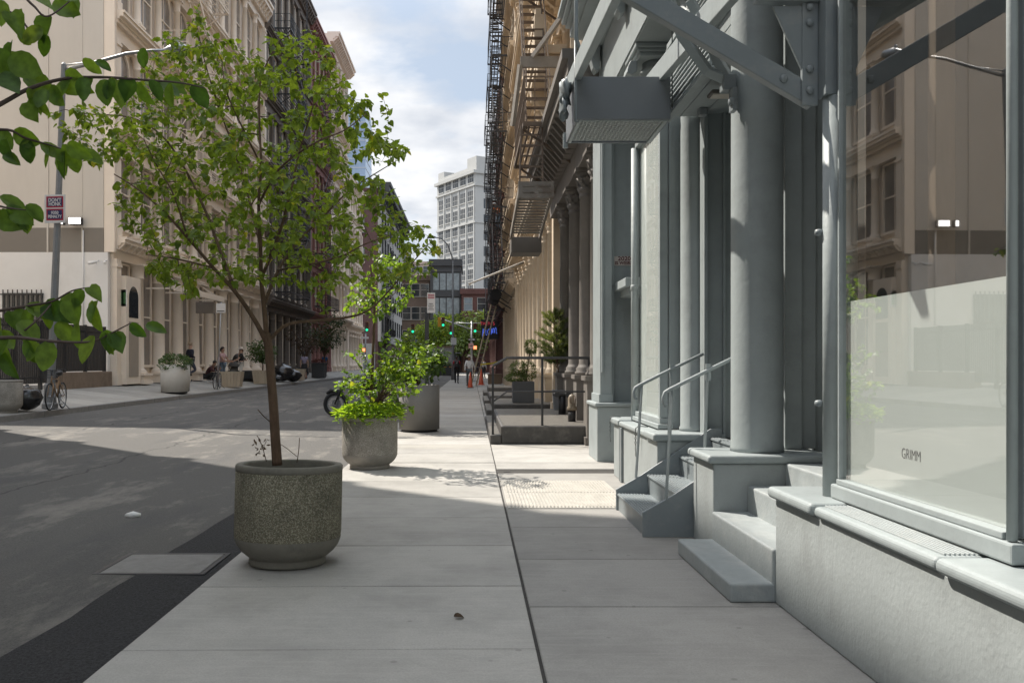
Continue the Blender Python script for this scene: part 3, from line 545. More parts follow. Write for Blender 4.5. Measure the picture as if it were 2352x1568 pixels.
# flood lamp under the soffit
fl_ = thing('flood_lamp', 'dark flood lamp fixed under the boarded soffit beside the big column', 'lamp', (2.05, 7.6, 3.9))
mb = MB(); mb.box(2.10,2.36,7.45,7.62,3.80,3.835); mb.build('lamp_head', mat('lamp_bronze', (.09,.08,.07), .5, .15), fl_, bevel=.012)
MB().box(2.12,2.34,7.47,7.60,3.794,3.80).build('lens', mat('lamp_lens', (.6,.56,.5), .25, .05), fl_)
mb = MB(); mb.cyl((2.46,7.55,3.925),(2.46,7.55,3.85),.075,.075,18); mb.beam((2.36,7.54,3.82),(2.43,7.54,3.88),.03,.03); mb.build('junction_box', MATS['lamp_bronze'], fl_, bevel=.004)
sn = thing('door_sensor', 'small grey sensor stuck under the boarded soffit at its far edge', 'sensor', (2.26, 8.35, 3.9)); MB().box(2.22,2.30,8.3,8.4,3.86,3.929).build('sensor_body', PAINT_D, sn, bevel=.008)

# chains with hooks hanging from the second ledge
def chain(px_y, label):
    t = thing('hanging_chain', label, 'chain', (1.77, px_y, .74), 'chains hanging off the second shop ledge'); mb = MB(); z = .70
    for k in range(7):
        pts = []
        for a in range(9):
            q = 2*PI*a/8; w_, h_ = .008*math.cos(q), .015*math.sin(q)
            pts.append((1.772+(w_ if k % 2 else 0), px_y+(0 if k % 2 else w_), z+h_))
        mb.tube(pts, .0032, 5, False); z -= .023
    mb.tube([(1.90,px_y-.03,.757),(1.84,px_y,.76),(1.795,px_y,.757),(1.775,px_y,.74),(1.772,px_y,.715)], .006, 6)
    mb.build('chain_links', IRONG, t)
    MB().tube([(1.772,px_y+.012*math.sin(a*.75),z+.005-a*.011) for a in range(9)]+[(1.772,px_y-.02,z-.10),(1.772,px_y-.028,z-.085)], .004, 6).build('hook', IRONG, t)
chain(9.22, 'iron chain with an s hook hanging off the ledge near the curled handrail')
chain(10.9, 'iron chain with an s hook hanging from the far end of the ledge')

# little sign 2020 is weird
sg = thing('sticker_sign', 'small white handmade sign reading 2020 is weird', 'sign', (2.29, 12.85, 2.97))
MB().box(2.15,2.455,12.845,12.858,2.905,3.045).build('sign_board', mat('sticker_white', (.62,.56,.52), .7, .15, 20), sg)
tm = mat('sticker_ink', (.12,.03,.03), .7, .1)
place(text_mb('2020', .085, .001, 1.15, .002), (2.30,12.842,3.008)).build('lettering', tm, sg); place(text_mb('IS WEIRD', .068, .001, 1.0, .002), (2.30,12.842,2.942)).build('lettering', tm, sg)
# ---------------- facade kit (built facing -X, turned half round for the other side) ----------------
CACHE = {}
def cached(key, fn):
    if key not in CACHE: CACHE[key] = fn()
    return CACHE[key]
def arch_pts(w, h, rise, n=10):
    return [(-w/2, 0), (-w/2, h-rise)]+[(-w/2*math.cos(PI*k/n), h-rise+rise*math.sin(PI*k/n)) for k in range(1, n)]+[(w/2, h-rise), (w/2, 0)]
def win_meshes(w, h, arched, fm, gm, split=2):
    def mk():
        mb = MB(); rise = w/2 if arched else 0; t = .07
        if arched:
            o = arch_pts(w, h, rise); i = arch_pts(w-2*t, h-t, rise-t); n = len(o)
            vs = [(-.09, a, b) for a, b in o]+[(-.09, a, b) for a, b in i]+[(.0, a, b) for a, b in o]+[(-.02, a, b) for a, b in i]
            fs = []
            for k in range(n-1): fs += [(k, k+1, n+k+1, n+k), (n+k, n+k+1, 3*n+k+1, 3*n+k), (k+1, k, 2*n+k, 2*n+k+1)]
            mb.add(vs, fs)
        else:
            mb.box(-.09,0,-w/2,-w/2+t,0,h); mb.box(-.09,0,w/2-t,w/2,0,h); mb.box(-.09,0,-w/2+t,w/2-t,h-t,h)
        mb.box(-.14,0,-w/2-.06,w/2+.06,-.1,-.001); mb.box(-.065,-.02,-w/2+t,w/2-t,h*.5-.03,h*.5+.03)
        for k in range(1, split): y = -w/2+w*k/split; mb.box(-.055,-.02,y-.02,y+.02,.0,h-rise*.1-t)
        fr = mb.mesh('window', fm)
        pn = MB(); pp = arch_pts(w-2*t, h-t, rise-t) if arched else [(-w/2+t,0),(-w/2+t,h-t),(w/2-t,h-t),(w/2-t,0)]
        pn.add([(-.025, a, b) for a, b in pp], [tuple(range(len(pp)))]); return fr, pn.mesh('pane', gm)
    return cached(('win', w, h, arched, fm.name, gm.name, split), mk)
def add_window(root, side, x, y, z, w, h, arched, fm, gm, split=2, name='window'):
    fr, pn = win_meshes(round(w,3), round(h,3), arched, fm, gm, split)
    o = inst(name, fr, root, Vector((x,y,z))-BASE[root.name], 0 if side > 0 else PI); inst('pane', pn, o); return o
def col_mesh(h, r, m, ped=0.0, leafy=False, n=14):
    def mk():
        mb = MB(); z = 0
        if ped:
            mb.box(-r*1.75,r*1.75,-r*1.75,r*1.75,0,.14); mb.box(-r*1.5,r*1.5,-r*1.5,r*1.5,.14,ped-.12); mb.box(-r*1.75,r*1.75,-r*1.75,r*1.75,ped-.12,ped-.04); z = ped-.04
        pr = [(r*1.5,z),(r*1.5,z+.05),(r*1.32,z+.08),(r*1.38,z+.12),(r*1.12,z+.17),(r*1.02,z+.22),(r*.92,h-.55),(r*1.02,h-.54),(r*1.02,h-.5),(r*.95,h-.48)]
        if leafy: pr += [(r*1.05,h-.44),(r*1.28,h-.36),(r*1.02,h-.34),(r*1.12,h-.26),(r*1.42,h-.17),(r*1.15,h-.16),(r*1.25,h-.1),(r*1.5,h-.06)]
        else: pr += [(r*1.0,h-.2),(r*1.35,h-.1),(r*1.4,h-.06)]
        mb.lathe((0,0,0), pr, n)
        if leafy:
            for row, (zz, rr_, nn, s_) in enumerate(((h-.45,r*1.02,9,.16),(h-.32,r*1.08,9,.17))):
                for k in range(nn):
                    a = 2*PI*(k+row*.5)/nn; d = Vector((math.cos(a), math.sin(a), 0)); q = Vector((-d.y, d.x, 0))*r*.3
                    b0 = Vector((0,0,zz))+d*rr_; mb.add([b0-q, b0+q, b0+Vector((0,0,s_*.75))+d*.045+q*.9, b0+Vector((0,0,s_))+d*.10, b0+Vector((0,0,s_*.75))+d*.045-q*.9], [(0,1,2,3,4)])
        mb.box(-r*1.6,r*1.6,-r*1.6,r*1.6,h-.06,h)
        return mb.mesh('column', m)
    return cached(('col', round(h,3), r, m.name, ped, leafy), mk)
def cornice(root, side, xf, y0, y1, z, m, out=.35, h=.45, brackets=0, bm_=None, name='cornice', back=.34, returns=True):
    mb = MB(); S = -side
    for f, a, b in ((.25,0,.3),(.45,.3,.42),(.85,.5,.8),(1.0,.8,1.0)):
        mb.box(xf+S*out*f, xf+side*back, y0, y1, z+h*a+.0015, z+h*b)
    mb.box(xf+S*out*.5, xf+side*back, y0, y1, z+h*.42, z+h*.5)
    o = mb.build(name, m, root)
    if brackets:
        n = max(2, int((y1-y0)/brackets)); n = min(n, 45)
        me = MB().prism([(0,0),(S*out*.3,-.02),(S*out*.8,h*.45),(S*out*.8,h*.5),(0,h*.5)], 'y', -.06, .06).mesh('modillion', bm_ or m)
        for k in range(n+1): inst('modillion', me, o, Vector((xf, y0+.12+(y1-y0-.24)*k/n, z))-BASE[root.name])
    return o
def front(root, side, xf, y0, y1, levels, nb, m, fm, gm, arched=(), colr=.14, ground_col=.17, ped=.9, leafy=True, corn=.35, wallm=None, depth=12, zb=0.0, ground_windows=True, skip_ground_cols=False):
    lv = levels; bw = (y1-y0)/nb; back = xf+side*.34
    MB().box(back, xf+side*depth, y0, y1, zb, lv[-1]+.3).build('wall', wallm or m, root)
    for k in range(len(lv)-1):
        z0, z1 = lv[k], lv[k+1]; H = z1-z0; g = k == 0
        cornice(root, side, xf, y0, y1, z1-.45, m, corn*(1.6 if k == len(lv)-2 else 1.25 if g else 1), .45 if k < len(lv)-2 else .9, .55 if (g or k == len(lv)-2) else 0)
        mb = MB(); mb.box(xf+side*.06, back-.001*side, y0, y1, z1-.95 if not g else z1-.8, z1-.451); mb.build('frieze', m, root)
        hc = H-.95 if not g else H-.8
        for i in range(nb+1):
            y = y0+bw*i
            if i in (0, nb):
                yy = y+.22 if i == 0 else y-.22
                p = MB().box(xf-side*.06, back, yy-.2, yy+.2, z0+.001, z0+hc-.002).box(xf-side*.1, back, yy-.215, yy+.215, z0+hc-.3, z0+hc-.2).box(xf-side*.1, back, yy-.215, yy+.215, z0+.002, z0+.4).build('pilaster', m, root)
            elif not (g and skip_ground_cols):
                me = col_mesh(hc, ground_col if g else colr, m, ped if g else .35, leafy)
                inst('column', me, root, Vector((xf+side*.1, y, z0))-BASE[root.name], 0)
        if g and not ground_windows: continue
        for i in range(nb):
            y = y0+bw*(i+.5); wz = z0+(.75 if g else .5); wh = hc-(.78 if g else .55)
            add_window(root, side, back-side*.002, y, wz, bw-.62, wh, k in arched, fm, gm)
def fire_escape(label, side, xf, y0, y1, zs, m, out=1.0, group=None, top=None, cat='fire escape', stairs=True, slat=.16, name='fire_escape'):
    t = thing(name, label, cat, (xf, (y0+y1)/2, zs[0]), group); S = -side; xo = xf+S*out; xi = xf+S*.06
    for i, z in enumerate(zs):
        mb = MB(); mb.box(xo-.03,xo+.03,y0,y1,z-.09,z); mb.box(xi-.03,xi+.03,y0,y1,z-.09,z)
        for yy in (y0, y1): mb.box(min(xo,xi),max(xo,xi),yy-.03,yy+.03,z-.09,z)
        n = int(abs(xo-xi)/slat)
        for k in range(1, n): x = xi+(xo-xi)*k/n; mb.box(x-.022,x+.022,y0,y1,z-.02,z-.002)
        for yy in (y0+.3, y1-.3): mb.beam((xf,yy,z-.85),(xo,yy,z-.08),.04,.05)
        mb.build('platform', m, t)
        rb = MB()
        for hz_ in (.45,.92): rb.box(xo-.014,xo+.014,y0,y1,z+hz_-.015,z+hz_+.015); rb.box(min(xo,xi),max(xo,xi),y0-.014,y0+.014,z+hz_-.015,z+hz_+.015); rb.box(min(xo,xi),max(xo,xi),y1-.014,y1+.014,z+hz_-.015,z+hz_+.015)
        n = int((y1-y0)/.16)
        for k in range(n+1): y = y0+(y1-y0)*k/n; rb.box(xo-.008,xo+.008,y-.008,y+.008,z,z+.92)
        for k in range(5): x = xi+(xo-xi)*k/5; rb.box(x-.008,x+.008,y0-.008,y0+.008,z,z+.92)
        rb.build('railing', m, t)
        if stairs and i+1 < len(zs):
            z2 = zs[i+1]; ya, yb = (y0+.4, y1-.5) if i % 2 == 0 else (y1-.4, y0+.5); st = MB(); xc = (xo*.7+xi*.3)
            for d in (-.25,.25): st.beam((xc+d,ya,z),(xc+d,yb,z2),.03,.12)
            n = int((z2-z)/.24)
            for k in range(1, n): f = k/n; st.beam((xc-.25,ya+(yb-ya)*f,z+(z2-z)*f),(xc+.25,ya+(yb-ya)*f,z+(z2-z)*f),.14,.025)
            for d in (-.25,.25): st.beam((xc+d,ya,z+.85),(xc+d,yb,z2+.85),.025,.025)
            st.build('stair', m, t)
    if top:
        lad = MB(); x = xo+.15*side
        for d in (-.22,.22): lad.beam((x,y1-.5+d,zs[-1]),(x,y1-.5+d,top),.03,.03)
        z = zs[-1]+.3
        while z < top-.1: lad.beam((x,y1-.72,z),(x,y1-.28,z),.02,.02); z += .3
        lad.build('ladder', m, t)
    return t

# ---------------- right side of the street ----------------
GREYST = mat('weathered_grey_stone', (.25,.235,.21), .75, .12, 2, stain=(.16,.15,.13,.6), sscale=1.5)
b2 = thing('brown_front_building', 'building with grey brown ground floor columns, carved cornice and tan upper floors', 'building', (2.2, 13.5, 0))
mb = MB(); mb.box(2.62,14,13.5,22.3,0,5.6); mb.box(2.54,14,13.5,22.3,5.6,25.5); mb.build('wall', TAN, b2)
mb = MB(); mb.box(2.5,2.61,13.5,22.29,0,5.19); mb.build('shop_front', BROWNC, b2)
for y in (15.15, 16.7, 18.5, 20.4): inst('column', col_mesh(5.2, .165, BROWNC, 1.25, True, 20), b2, Vector((2.27,y,0))-BASE[b2.name], 0)
for y in (14.2,15.9,17.6,19.45,21.3): add_window(b2, 1, 2.498, y, 1.0, 1.1, 3.9, False, BROWNC, DGLASS)
MB().box(2.05,2.6,13.5,22.3,5.2,5.65).build('architrave', BROWNC, b2); cornice(b2, 1, 2.05, 13.47, 22.3, 5.652, BROWNC, .62, .75, .42, BROWNC)
for k, (z0, z1) in enumerate(((6.45,10.7),(10.7,14.95),(14.95,19.2),(19.2,23.5))):
    MB().box(2.22,2.539,13.5,22.3,z1-.9,z1-.451).build('frieze', TAN, b2); cornice(b2, 1, 2.2, 13.5, 22.3, z1-.45, TAN, .5, .45, .5)
    for i in range(6):
        y = 13.8+i*1.63; inst('column', col_mesh(z1-z0-.92, .15, TAN, .45, True), b2, Vector((2.3,y,z0))-BASE[b2.name], 0)
        if i < 5: add_window(b2, 1, 2.538, y+.815, z0+.5, 1.1, z1-z0-1.5, True, TAN, LGLASS)
bal = MB(); bal.box(1.45,2.2,19.6,22.2,8.55,8.75); bal.box(1.5,2.2,19.7,22.1,8.35,8.548); o_ = bal.build('balcony', TAN, b2, bevel=.02)
mb = MB(); mb.box(1.47,1.6,19.65,22.15,9.45,9.6); mb.box(1.45,1.72,19.62,19.95,8.752,9.449); mb.box(1.45,1.72,21.9,22.2,8.752,9.449)
for k in range(8): mb.lathe((1.54,20.1+k*.23,8.752),[(.05,0),(.03,.1),(.07,.28),(.03,.5),(.05,.697)],8)
mb.build('balustrade', TAN, o_)
for yy in (19.8,21.8): MB().prism([(2.2,8.34),(1.5,8.34),(1.52,8.1),(1.75,7.95),(1.9,7.55),(2.1,7.35),(2.2,7.1)], 'y', yy-.16, yy+.16).build('balcony_bracket', TAN, o_, bevel=.03)
b3 = thing('cream_column_building', 'tan stone building with a long row of slim cream ground floor columns', 'building', (2.2, 22.3, 0))
front(b3, 1, 2.2, 22.31, 42, [0,6.45,10.7,14.95,19.2,23.5], 10, TAN, TAN, LGLASS, arched=(2,3,4), colr=.14, ground_col=.15, ped=1.15)
BRICK_R = brickmat('dark_red_brick', (.10,.038,.034), (.13,.05,.042), (.11,.08,.07)); BRICK_B = brickmat('brown_brick', (.12,.085,.065), (.16,.11,.085), (.15,.13,.11)); BRICK_G = brickmat('grey_brown_brick', (.13,.11,.095), (.17,.145,.125), (.16,.145,.13))
BRICK_M = brickmat('maroon_brick', (.085,.042,.040), (.105,.052,.048), (.095,.07,.065))
DGREY = mat('charcoal_paint', (.045,.047,.05), .55, .12, 3)
b4 = thing('black_front_building', 'tan building with black iron shop front just past the long cream colonnade', 'building', (2.2, 42, 0))
front(b4, 1, 2.2, 42.01, 58, [0,5.6,9.5,13.4,17.3,21.2,25], 7, TAN, BROWNC, DGLASS, colr=.1, ground_col=.12, wallm=BRICK_B)
b5 = thing('red_brick_building', 'dark red brick building with black fire escapes behind the ladder', 'building', (2.2, 58, 0))
front(b5, 1, 2.25, 58.01, 78, [0,5.2,9.1,13,16.9,20.8], 8, BRICK_R, DGREY, DGLASS, colr=.1, ground_col=.12, corn=.2)
b6 = thing('corner_brick_building', 'low red brick corner building beside the hanging neon sign', 'building', (2.2, 78, 0))
front(b6, 1, 2.25, 78.01, 103, [0,5.0,8.6,12.2,15.8], 9, BRICK_R, DGREY, DGLASS, colr=.1, ground_col=.12, corn=.2)
fe = fire_escape('rusty iron fire escape with a slatted drop stair hanging off the tan building', 1, 2.2, 17.4, 21.2, [6.35,10.6,14.9,19.2], RUST, 1.12, slat=.11)
mb = MB()
for x in (1.66,.98): mb.beam((x,17.4,4.98),(x-.05,20.1,4.42),.05,.14)
mb.build('drop_stringer', RUSTG, fe); mb = MB()
for k in range(15): f = k/15; mb.beam((.97,17.6+2.4*f,4.93-.5*f),(1.65,17.6+2.4*f,4.93-.5*f),.11,.03)
mb.build('drop_tread', RUSTG, fe)
mb = MB(); mb.box(.95,1.68,17.32,17.36,4.78,5.12)
for x in (1.03,1.36): mb.box(x,x+.24,17.30,17.319,5.02,5.04); mb.box(x,x+.24,17.30,17.319,4.9,4.92)
mb.build('end_plate', RUSTG, fe, bevel=.004); MB().box(.94,1.66,20.2,21.0,4.05,4.42).build('weight_box', mat('brown_grey_metal', (.15,.135,.12), .55, .1), fe, bevel=.01)
mb = MB(); mb.beam((.98,17.35,5.1),(1.02,17.5,6.3),.03,.05); mb.beam((1.45,17.35,5.1),(1.45,17.5,6.3),.03,.05)
for k in range(5): mb.beam((.99,17.38+.02*k,5.22+.22*k),(1.45,17.38+.02*k,5.22+.22*k),.03,.035)
mb.build('hanging_ladder', RUST, fe)
mb = MB(); mb.beam((1.0,17.5,7.6),(2.2,17.5,7.6),.08,.22); mb.beam((1.25,17.5,7.7),(2.2,16.2,8.7),.06,.1); mb.beam((1.0,17.5,7.55),(.86,17.9,6.4),.07,.14); mb.build('outrigger_beam', RUSTG, fe)
for i, (ya, yb, zs, top, lab) in enumerate(((44,49,[5.6,9.5,13.4,17.3,21.2,25],28,'black iron fire escape nearest the long cream colonnade, tallest against the sky'),
        (51,56.5,[5.6,9.5,13.4,17.3,21.2,24.5],26,'black iron fire escape where the worker in an orange vest leans'),
        (60,66,[5.2,9.1,13,16.9,20.8],24.5,'black iron fire escape on the near half of the red brick building'),
        (70,76,[5.2,9.1,13,16.9,20.8],24,'black iron fire escape on the far half of the red brick building'))):
    fire_escape(lab, 1, 2.2 if i < 2 else 2.25, ya, yb, zs, BLACK, 1.12, 'black fire escapes against the sky', top)

# ---------------- left side of the street ----------------
XL = -13.2
l0 = thing('lot_corner_building', 'tall beige building standing before the vacant lot, beyond the picture edge', 'building', (XL, -2, .6))
front(l0, -1, XL, -55, 20.0, [.6,5.8,9.7,13.7,17.9,22.3], 24, CREAM, CREAM, DGLASS, depth=17, zb=-.3)
l1 = thing('cream_iron_building', 'cream painted cast iron building with arched windows and a blank beige side wall', 'building', (XL, 31.6, .6))
front(l1, -1, XL, 31.6, 54.7, [.6,6.1,10.3,14.5,18.7,23.7], 10, CREAM, CREAM, PGLASS, arched=(2,3,4), colr=.15, ground_col=.27, ped=.45, leafy=False, depth=13, zb=-.3)
sw = MB(); sw.box(-26.5,-13.54,31.40,31.598,6.4,25); s_ = sw.build('side_wall', BEIGE, l1)
MB().box(-26.5,-13.54,31.398,31.597,5.5,6.399).build('darker_band', BEIGE_D, s_); MB().box(-26.5,-13.38,31.39,31.596,.0,5.499).build('white_band', WHITEW, s_)  # darker strip of wall just above the white part
mb = MB(); mb.box(-15.62,-15.56,31.37,31.399,5.5,25); mb.box(-14.35,-14.31,31.385,31.399,5.5,25); mb.build('wall_joint', BEIGE, s_)
MB().box(-13.538,-13.14,31.42,31.599,5.51,25).build('corner_pier', CREAM, l1, bevel=.01)
mb = MB(); q = [(-26.4,12.5)]+[(-17.95-.62*(abs(k-6)/6)**2.2+(.0 if k < 6 else 0), 12.4-k*.42) for k in range(13)]+[(-26.4,7.3)]
mb.add([(x, 31.393, z) for x, z in q], [tuple(range(len(q)))]); mb.build('painted_mural', mat('mural_brown', (.10,.075,.06), .8, .5, 5, stretch=(3,3,.5)), s_)
mb = MB()
for z in (14.8,): pass
ad_ = MB(); ad_.box(-12.95,-13.52,32.0,33.4,.62,4.7); dr = ad_.build('door_bay', CREAM, l1, bevel=.01)
mb = MB(); mb.box(-12.93,-12.949,32.25,33.15,.9,3.0); mb.build('door', mat('pale_door', (.36,.31,.255), .5, .06), dr)
pt = arch_pts(.9,1.2,.45); MB().add([(-12.94, 32.7+a, 3.15+b) for a, b in pt], [tuple(range(len(pt)))]).build('fanlight', DGLASS, dr)
fire_escape('cream painted fire escape on the upper floors of the cream iron building', -1, XL, 36.2, 42.5, [10.4,14.6,18.8,22.5], CREAM, 1.1)
l2 = thing('brown_brick_building', 'tall grey brown brick building with black fire escapes past the cream iron building', 'building', (XL, 54.7, .6))
front(l2, -1, XL, 54.71, 70, [.6,5.6,10,14.4,18.8,23.2,29.5], 7, BRICK_G, CREAM, LGLASS, colr=.12, ground_col=.2, ped=.5, leafy=False, zb=-.3, depth=13)
l3 = thing('pink_front_building', 'tall building with a faded pink front between brown brick and tan stone', 'building', (XL, 70, .6))
PINK = mat('faded_pink_paint', (.27,.135,.12), .8, .1, .6)
front(l3, -1, XL, 70.01, 80, [.6,5.6,10,14.4,18.8,23.2,29.3], 5, PINK, CREAM, LGLASS, colr=.12, ground_col=.2, ped=.5, leafy=False, zb=-.3, depth=13)
l4 = thing('tan_stone_building', 'tallest tan stone building with a heavy bracketed cornice against the clouds', 'building', (XL, 80, .6))
front(l4, -1, XL, 80.01, 91, [.6,5.8,10.4,15,19.6,24.2,32], 5, CREAM, CREAM, LGLASS, colr=.14, ground_col=.22, ped=.5, leafy=False, corn=.55, zb=-.3, depth=13)
l5 = thing('corner_shop_building', 'cream corner building by the crossing with stone columns at street level', 'building', (XL, 91, .6))
front(l5, -1, XL, 91.01, 103, [.6,5.6,9.6,13.6,17.6,21], 6, CREAM, CREAM, LGLASS, colr=.14, ground_col=.24, ped=.5, leafy=False, zb=-.3, depth=13)
fire_escape('black iron fire escape zigzagging down the grey brown brick building', -1, XL, 57, 64, [6.2,10.6,15,19.4,23.8], BLACK, 1.1, 'dark fire escapes over the far pavement', 28.5)
fire_escape('black iron fire escape on the faded pink building front', -1, XL, 71.5, 78, [6.2,10.6,15,19.4,23.8], BLACK, 1.1, 'dark fire escapes over the far pavement')
# beyond the crossing
l6 = thing('maroon_corner_building', 'maroon brick corner building with a blank side wall across the crossing', 'building', (-13.6, 124, .1))
MB().box(-25,-13.62,124,165,-.3,26.8).build('wall', BRICK_M, l6)
for x, z in ((-16.0,20.3),(-16.0,16.0),(-19.2,15.6),(-19.2,11.2),(-16.0,11.6),(-19.2,19.8),(-17.5,6.5),(-20.6,6.5)):
    fr, pn = win_meshes(1.0, 2.2, False, DGREY, LGLASS, 1); o = inst('window', fr, l6, Vector((x,123.99,z))-BASE[l6.name], PI/2); inst('pane', pn, o)
MB().box(-20,-14,123.9,123.999,.1,4.2).build('shop_glazing', LGLASS, l6)
GREYW = mat('pale_grey_front', (.36,.35,.33), .8, .1, .6)
MB().box(-13.62,-13.2,124.0,165,4.5,26).build('pale_front', GREYW, l6)
cornice(l6, -1, -13.2, 123.7, 165, 25.0, DGREY, 1.5, 2.6, 2)
for i in range(9):
    for k in range(5): add_window(l6, -1, -13.19, 126.3+i*4.2, 6+k*3.9, 1.6, 2.4, False, DGREY, DGLASS)
fire_escape('black fire escape on the pale front across the crossing', -1, -13.2, 128, 134, [5.5,9.4,13.3,17.2,21.1], BLACK, 1.2)
l7 = thing('grey_corner_building', 'narrow grey building with a roof ladder far down on the far pavement', 'building', (-13.4, 166, .1))
MB().box(-24,-13.4,166,190,-.3,25).build('wall', GREYW, l7)
for i in range(5):
    for k in range(5): add_window(l7, -1, -13.39, 169+i*4.2, 4.5+k*4, 1.6, 2.4, False, DGREY, DGLASS)
fire_escape('black fire escape and roof ladder on the narrow grey building', -1, -13.4, 175, 182, [5,9,13,17,21], BLACK, 1.3, None, 29)
tw = thing('glass_tower', 'pale blue glass tower rising behind the maroon corner building', 'tower', (-45, 330, 0))
MB().box(-51,-41,330,350,0,100).build('wall', mat('pale_blue_glass', (.33,.42,.55), .15, .3, .12), tw)
mb = MB()
for k in range(28): mb.box(-51.1,-40.9,329.9,350.1,3+k*3.5,3.4+k*3.5)
mb.build('floor_bands', mat('tower_band', (.5,.53,.58), .5, .05), tw)
# white corner tower
WT = mat('white_glazed_stone', (.50,.495,.47), .7, .07, .3)
wt = thing('white_tower', 'tall white office tower with arched windows at the end of the street', 'tower', (1.0, 201, 0))
ang = math.atan2(16, -9.5)-PI/2      # the lit face runs back to the left
M_ = Matrix.Translation((.9, 200, 0)) @ Matrix.Rotation(math.atan2(16, -9.6), 4, 'Z')   # local x along the lit face, local -y... away from it
def wp(mb): mb.v = [tuple(M_ @ Vector(v)) for v in mb.v]; return mb
Lf = 18.6; Ht = 46.5; sg_ = -1
wp(MB().box(0,Lf,-14,0,0,Ht)).build('wall', WT, wt)
wp(MB().box(-.25,Lf+.25,-14,.35,Ht-3.6,Ht-3.2).box(-.4,Lf+.4,-14,.7,Ht-.7,Ht).box(-.2,Lf+.2,-14,.3,Ht-12.3,Ht-11.9)).build('cornice', WT, wt)
wp(MB().box(0,4.2,-14,-.3,Ht+.002,Ht+3.4).box(Lf-3,Lf,-6,-.3,Ht+.002,Ht+2.6).box(4.2,Lf-3,-.6,-.3,Ht+.002,Ht+1.2)).build('parapet', WT, wt)
TWG = mat('tower_window_dark', (.075,.08,.085), .5, .5, .4)
def twin(x, z, w_, h_, arched=False):
    pts = arch_pts(w_, h_, w_*.32 if arched else .001, 8) if arched else [(-w_/2,0),(-w_/2,h_),(w_/2,h_),(w_/2,0)]
    o = wp(MB().add([(x+a, .02, z+b) for a, b in pts], [tuple(range(len(pts)))])).build('window', TWG, wt)
    wp(MB().box(x-.42,x-.34,.021,.06,z,z+h_).box(x+.34,x+.42,.021,.06,z,z+h_).box(x-w_/2,x+w_/2,.021,.05,z+h_*.5-.05,z+h_*.5+.05).box(x-w_/2-.1,x+w_/2+.1,.021,.2,z-.2,z-.02)).build('glazing_bars', WT, o)
for c in range(5):
    x = 2.1+c*3.6
    for k in range(12):
        z = Ht-3.0-3.85*(k)-2.2
        if k == 0: z = Ht-3.0
        else: z = Ht-3.6-3.7*k
        if z < 1: continue
        twin(x, z+.35, 2.5, 2.35, k == 3)
    wp(MB().box(x-1.85,x-1.4,.0,.22,3,Ht-12.3).box(x-1.85,x-1.4,0,.22,Ht-11.8,Ht-3.7)).build('pier', WT, wt)
for k in range(11):
    for c in range(3): wp(MB().box(-.03,-.001,-12.5+c*4,-10.3+c*4,4+k*3.75,6.3+k*3.75)).build('window', DGLASS, wt)
dm = thing('dark_modern_building', 'charcoal modern building with wide glazed floors below the white tower', 'building', (-3.5, 128, 0))
MB().box(-6.2,-1.6,128,140,-.3,16.6).build('wall', DGREY, dm); MB().box(-6.4,-1.4,127.7,140,15.9,16.9).build('cornice', DGREY, dm)
SHOPG = mat('office_glass', (.20,.23,.24), .2, .5, 1.2, spec=.8)
for k in range(4):
    for c in range(4): MB().box(-5.75+c*1.02,-4.9+c*1.02,127.96,127.999,1.2+k*3.7,3.7+k*3.7).build('window', SHOPG, dm)
    MB().box(-6.25,-1.55,127.85,127.999,3.9+k*3.7,4.25+k*3.7).build('floor_band', DGREY, dm)
def far_block(name, label, x0, x1, y, z, m, nx, nz, w_=1.3, h_=1.9, d=10):
    t = thing(name, label, 'building', ((x0+x1)/2, y, 0)); MB().box(x0,x1,y,y+d,-.3,z).build('wall', m, t); MB().box(x0-.2,x1+.2,y-.25,y+d,z-.6,z+.2).build('cornice', m, t)
    for i in range(nx):
        for k in range(nz):
            fr, pn = win_meshes(w_, h_, False, GREYW, LGLASS if rnd.random() < .4 else DGLASS, 1); o = inst('window', fr, t, Vector((x0+(x1-x0)*(i+.5)/nx, y-.001, z-3-k*3.5))-BASE[t.name], PI/2); inst('pane', pn, o)
far_block('brown_brick_block', 'brown brick block with white framed windows left of the charcoal modern building', -10.6, -6.4, 130, 14.5, BRICK_B, 3, 4)
far_block('low_brick_block', 'low brown brick block right of the charcoal modern building', -1.5, 4.5, 127, 12.2, BRICK_R, 3, 2)
far_block('pale_pink_block', 'pale pink stone block peeking past the white tower', -16.5, -8.9, 235, 29, mat('pale_pink_stone', (.42,.34,.29), .8, .1, .5), 5, 7)
far_block('distant_brick_block', 'plain brown block at the far end of the right pavement', 3.2, 14, 126, 20, BRICK_R, 4, 4)
# ---------------- plants ----------------
LEAF = leafmat('tree_leaf', (.115,.185,.034), (.235,.32,.07), .54); LEAF2 = leafmat('bright_leaf', (.075,.145,.025), (.17,.27,.05), .5)
LEAF_F = leafmat('big_leaf', (.05,.115,.018), (.15,.24,.045), .5, .5); LEAF_D = leafmat('dark_leaf', (.022,.04,.014), (.05,.075,.022), .3)
LEAF_S = leafmat('hedge_leaf', (.035,.075,.018), (.075,.13,.035), .3); GRASSM = leafmat('ground_cover_leaf', (.17,.29,.04), (.28,.42,.07), .5)
PINEM = leafmat('pine_needle', (.10,.14,.06), (.19,.235,.11), .3)
HEART = [(.0,.0),(.22,-.07),(.42,.08),(.47,.32),(.36,.58),(.17,.82),(.0,1.02)]
OVAL = [(.0,.0),(.16,.05),(.33,.25),(.38,.48),(.32,.72),(.16,.92),(.0,1.03)]
LOBED = [(.0,.02),(.24,-.06),(.46,.12),(.42,.34),(.30,.40),(.34,.62),(.16,.80),(.0,1.05)]
SLIM = [(.0,.0),(.10,.2),(.14,.45),(.11,.75),(.0,1.0)]
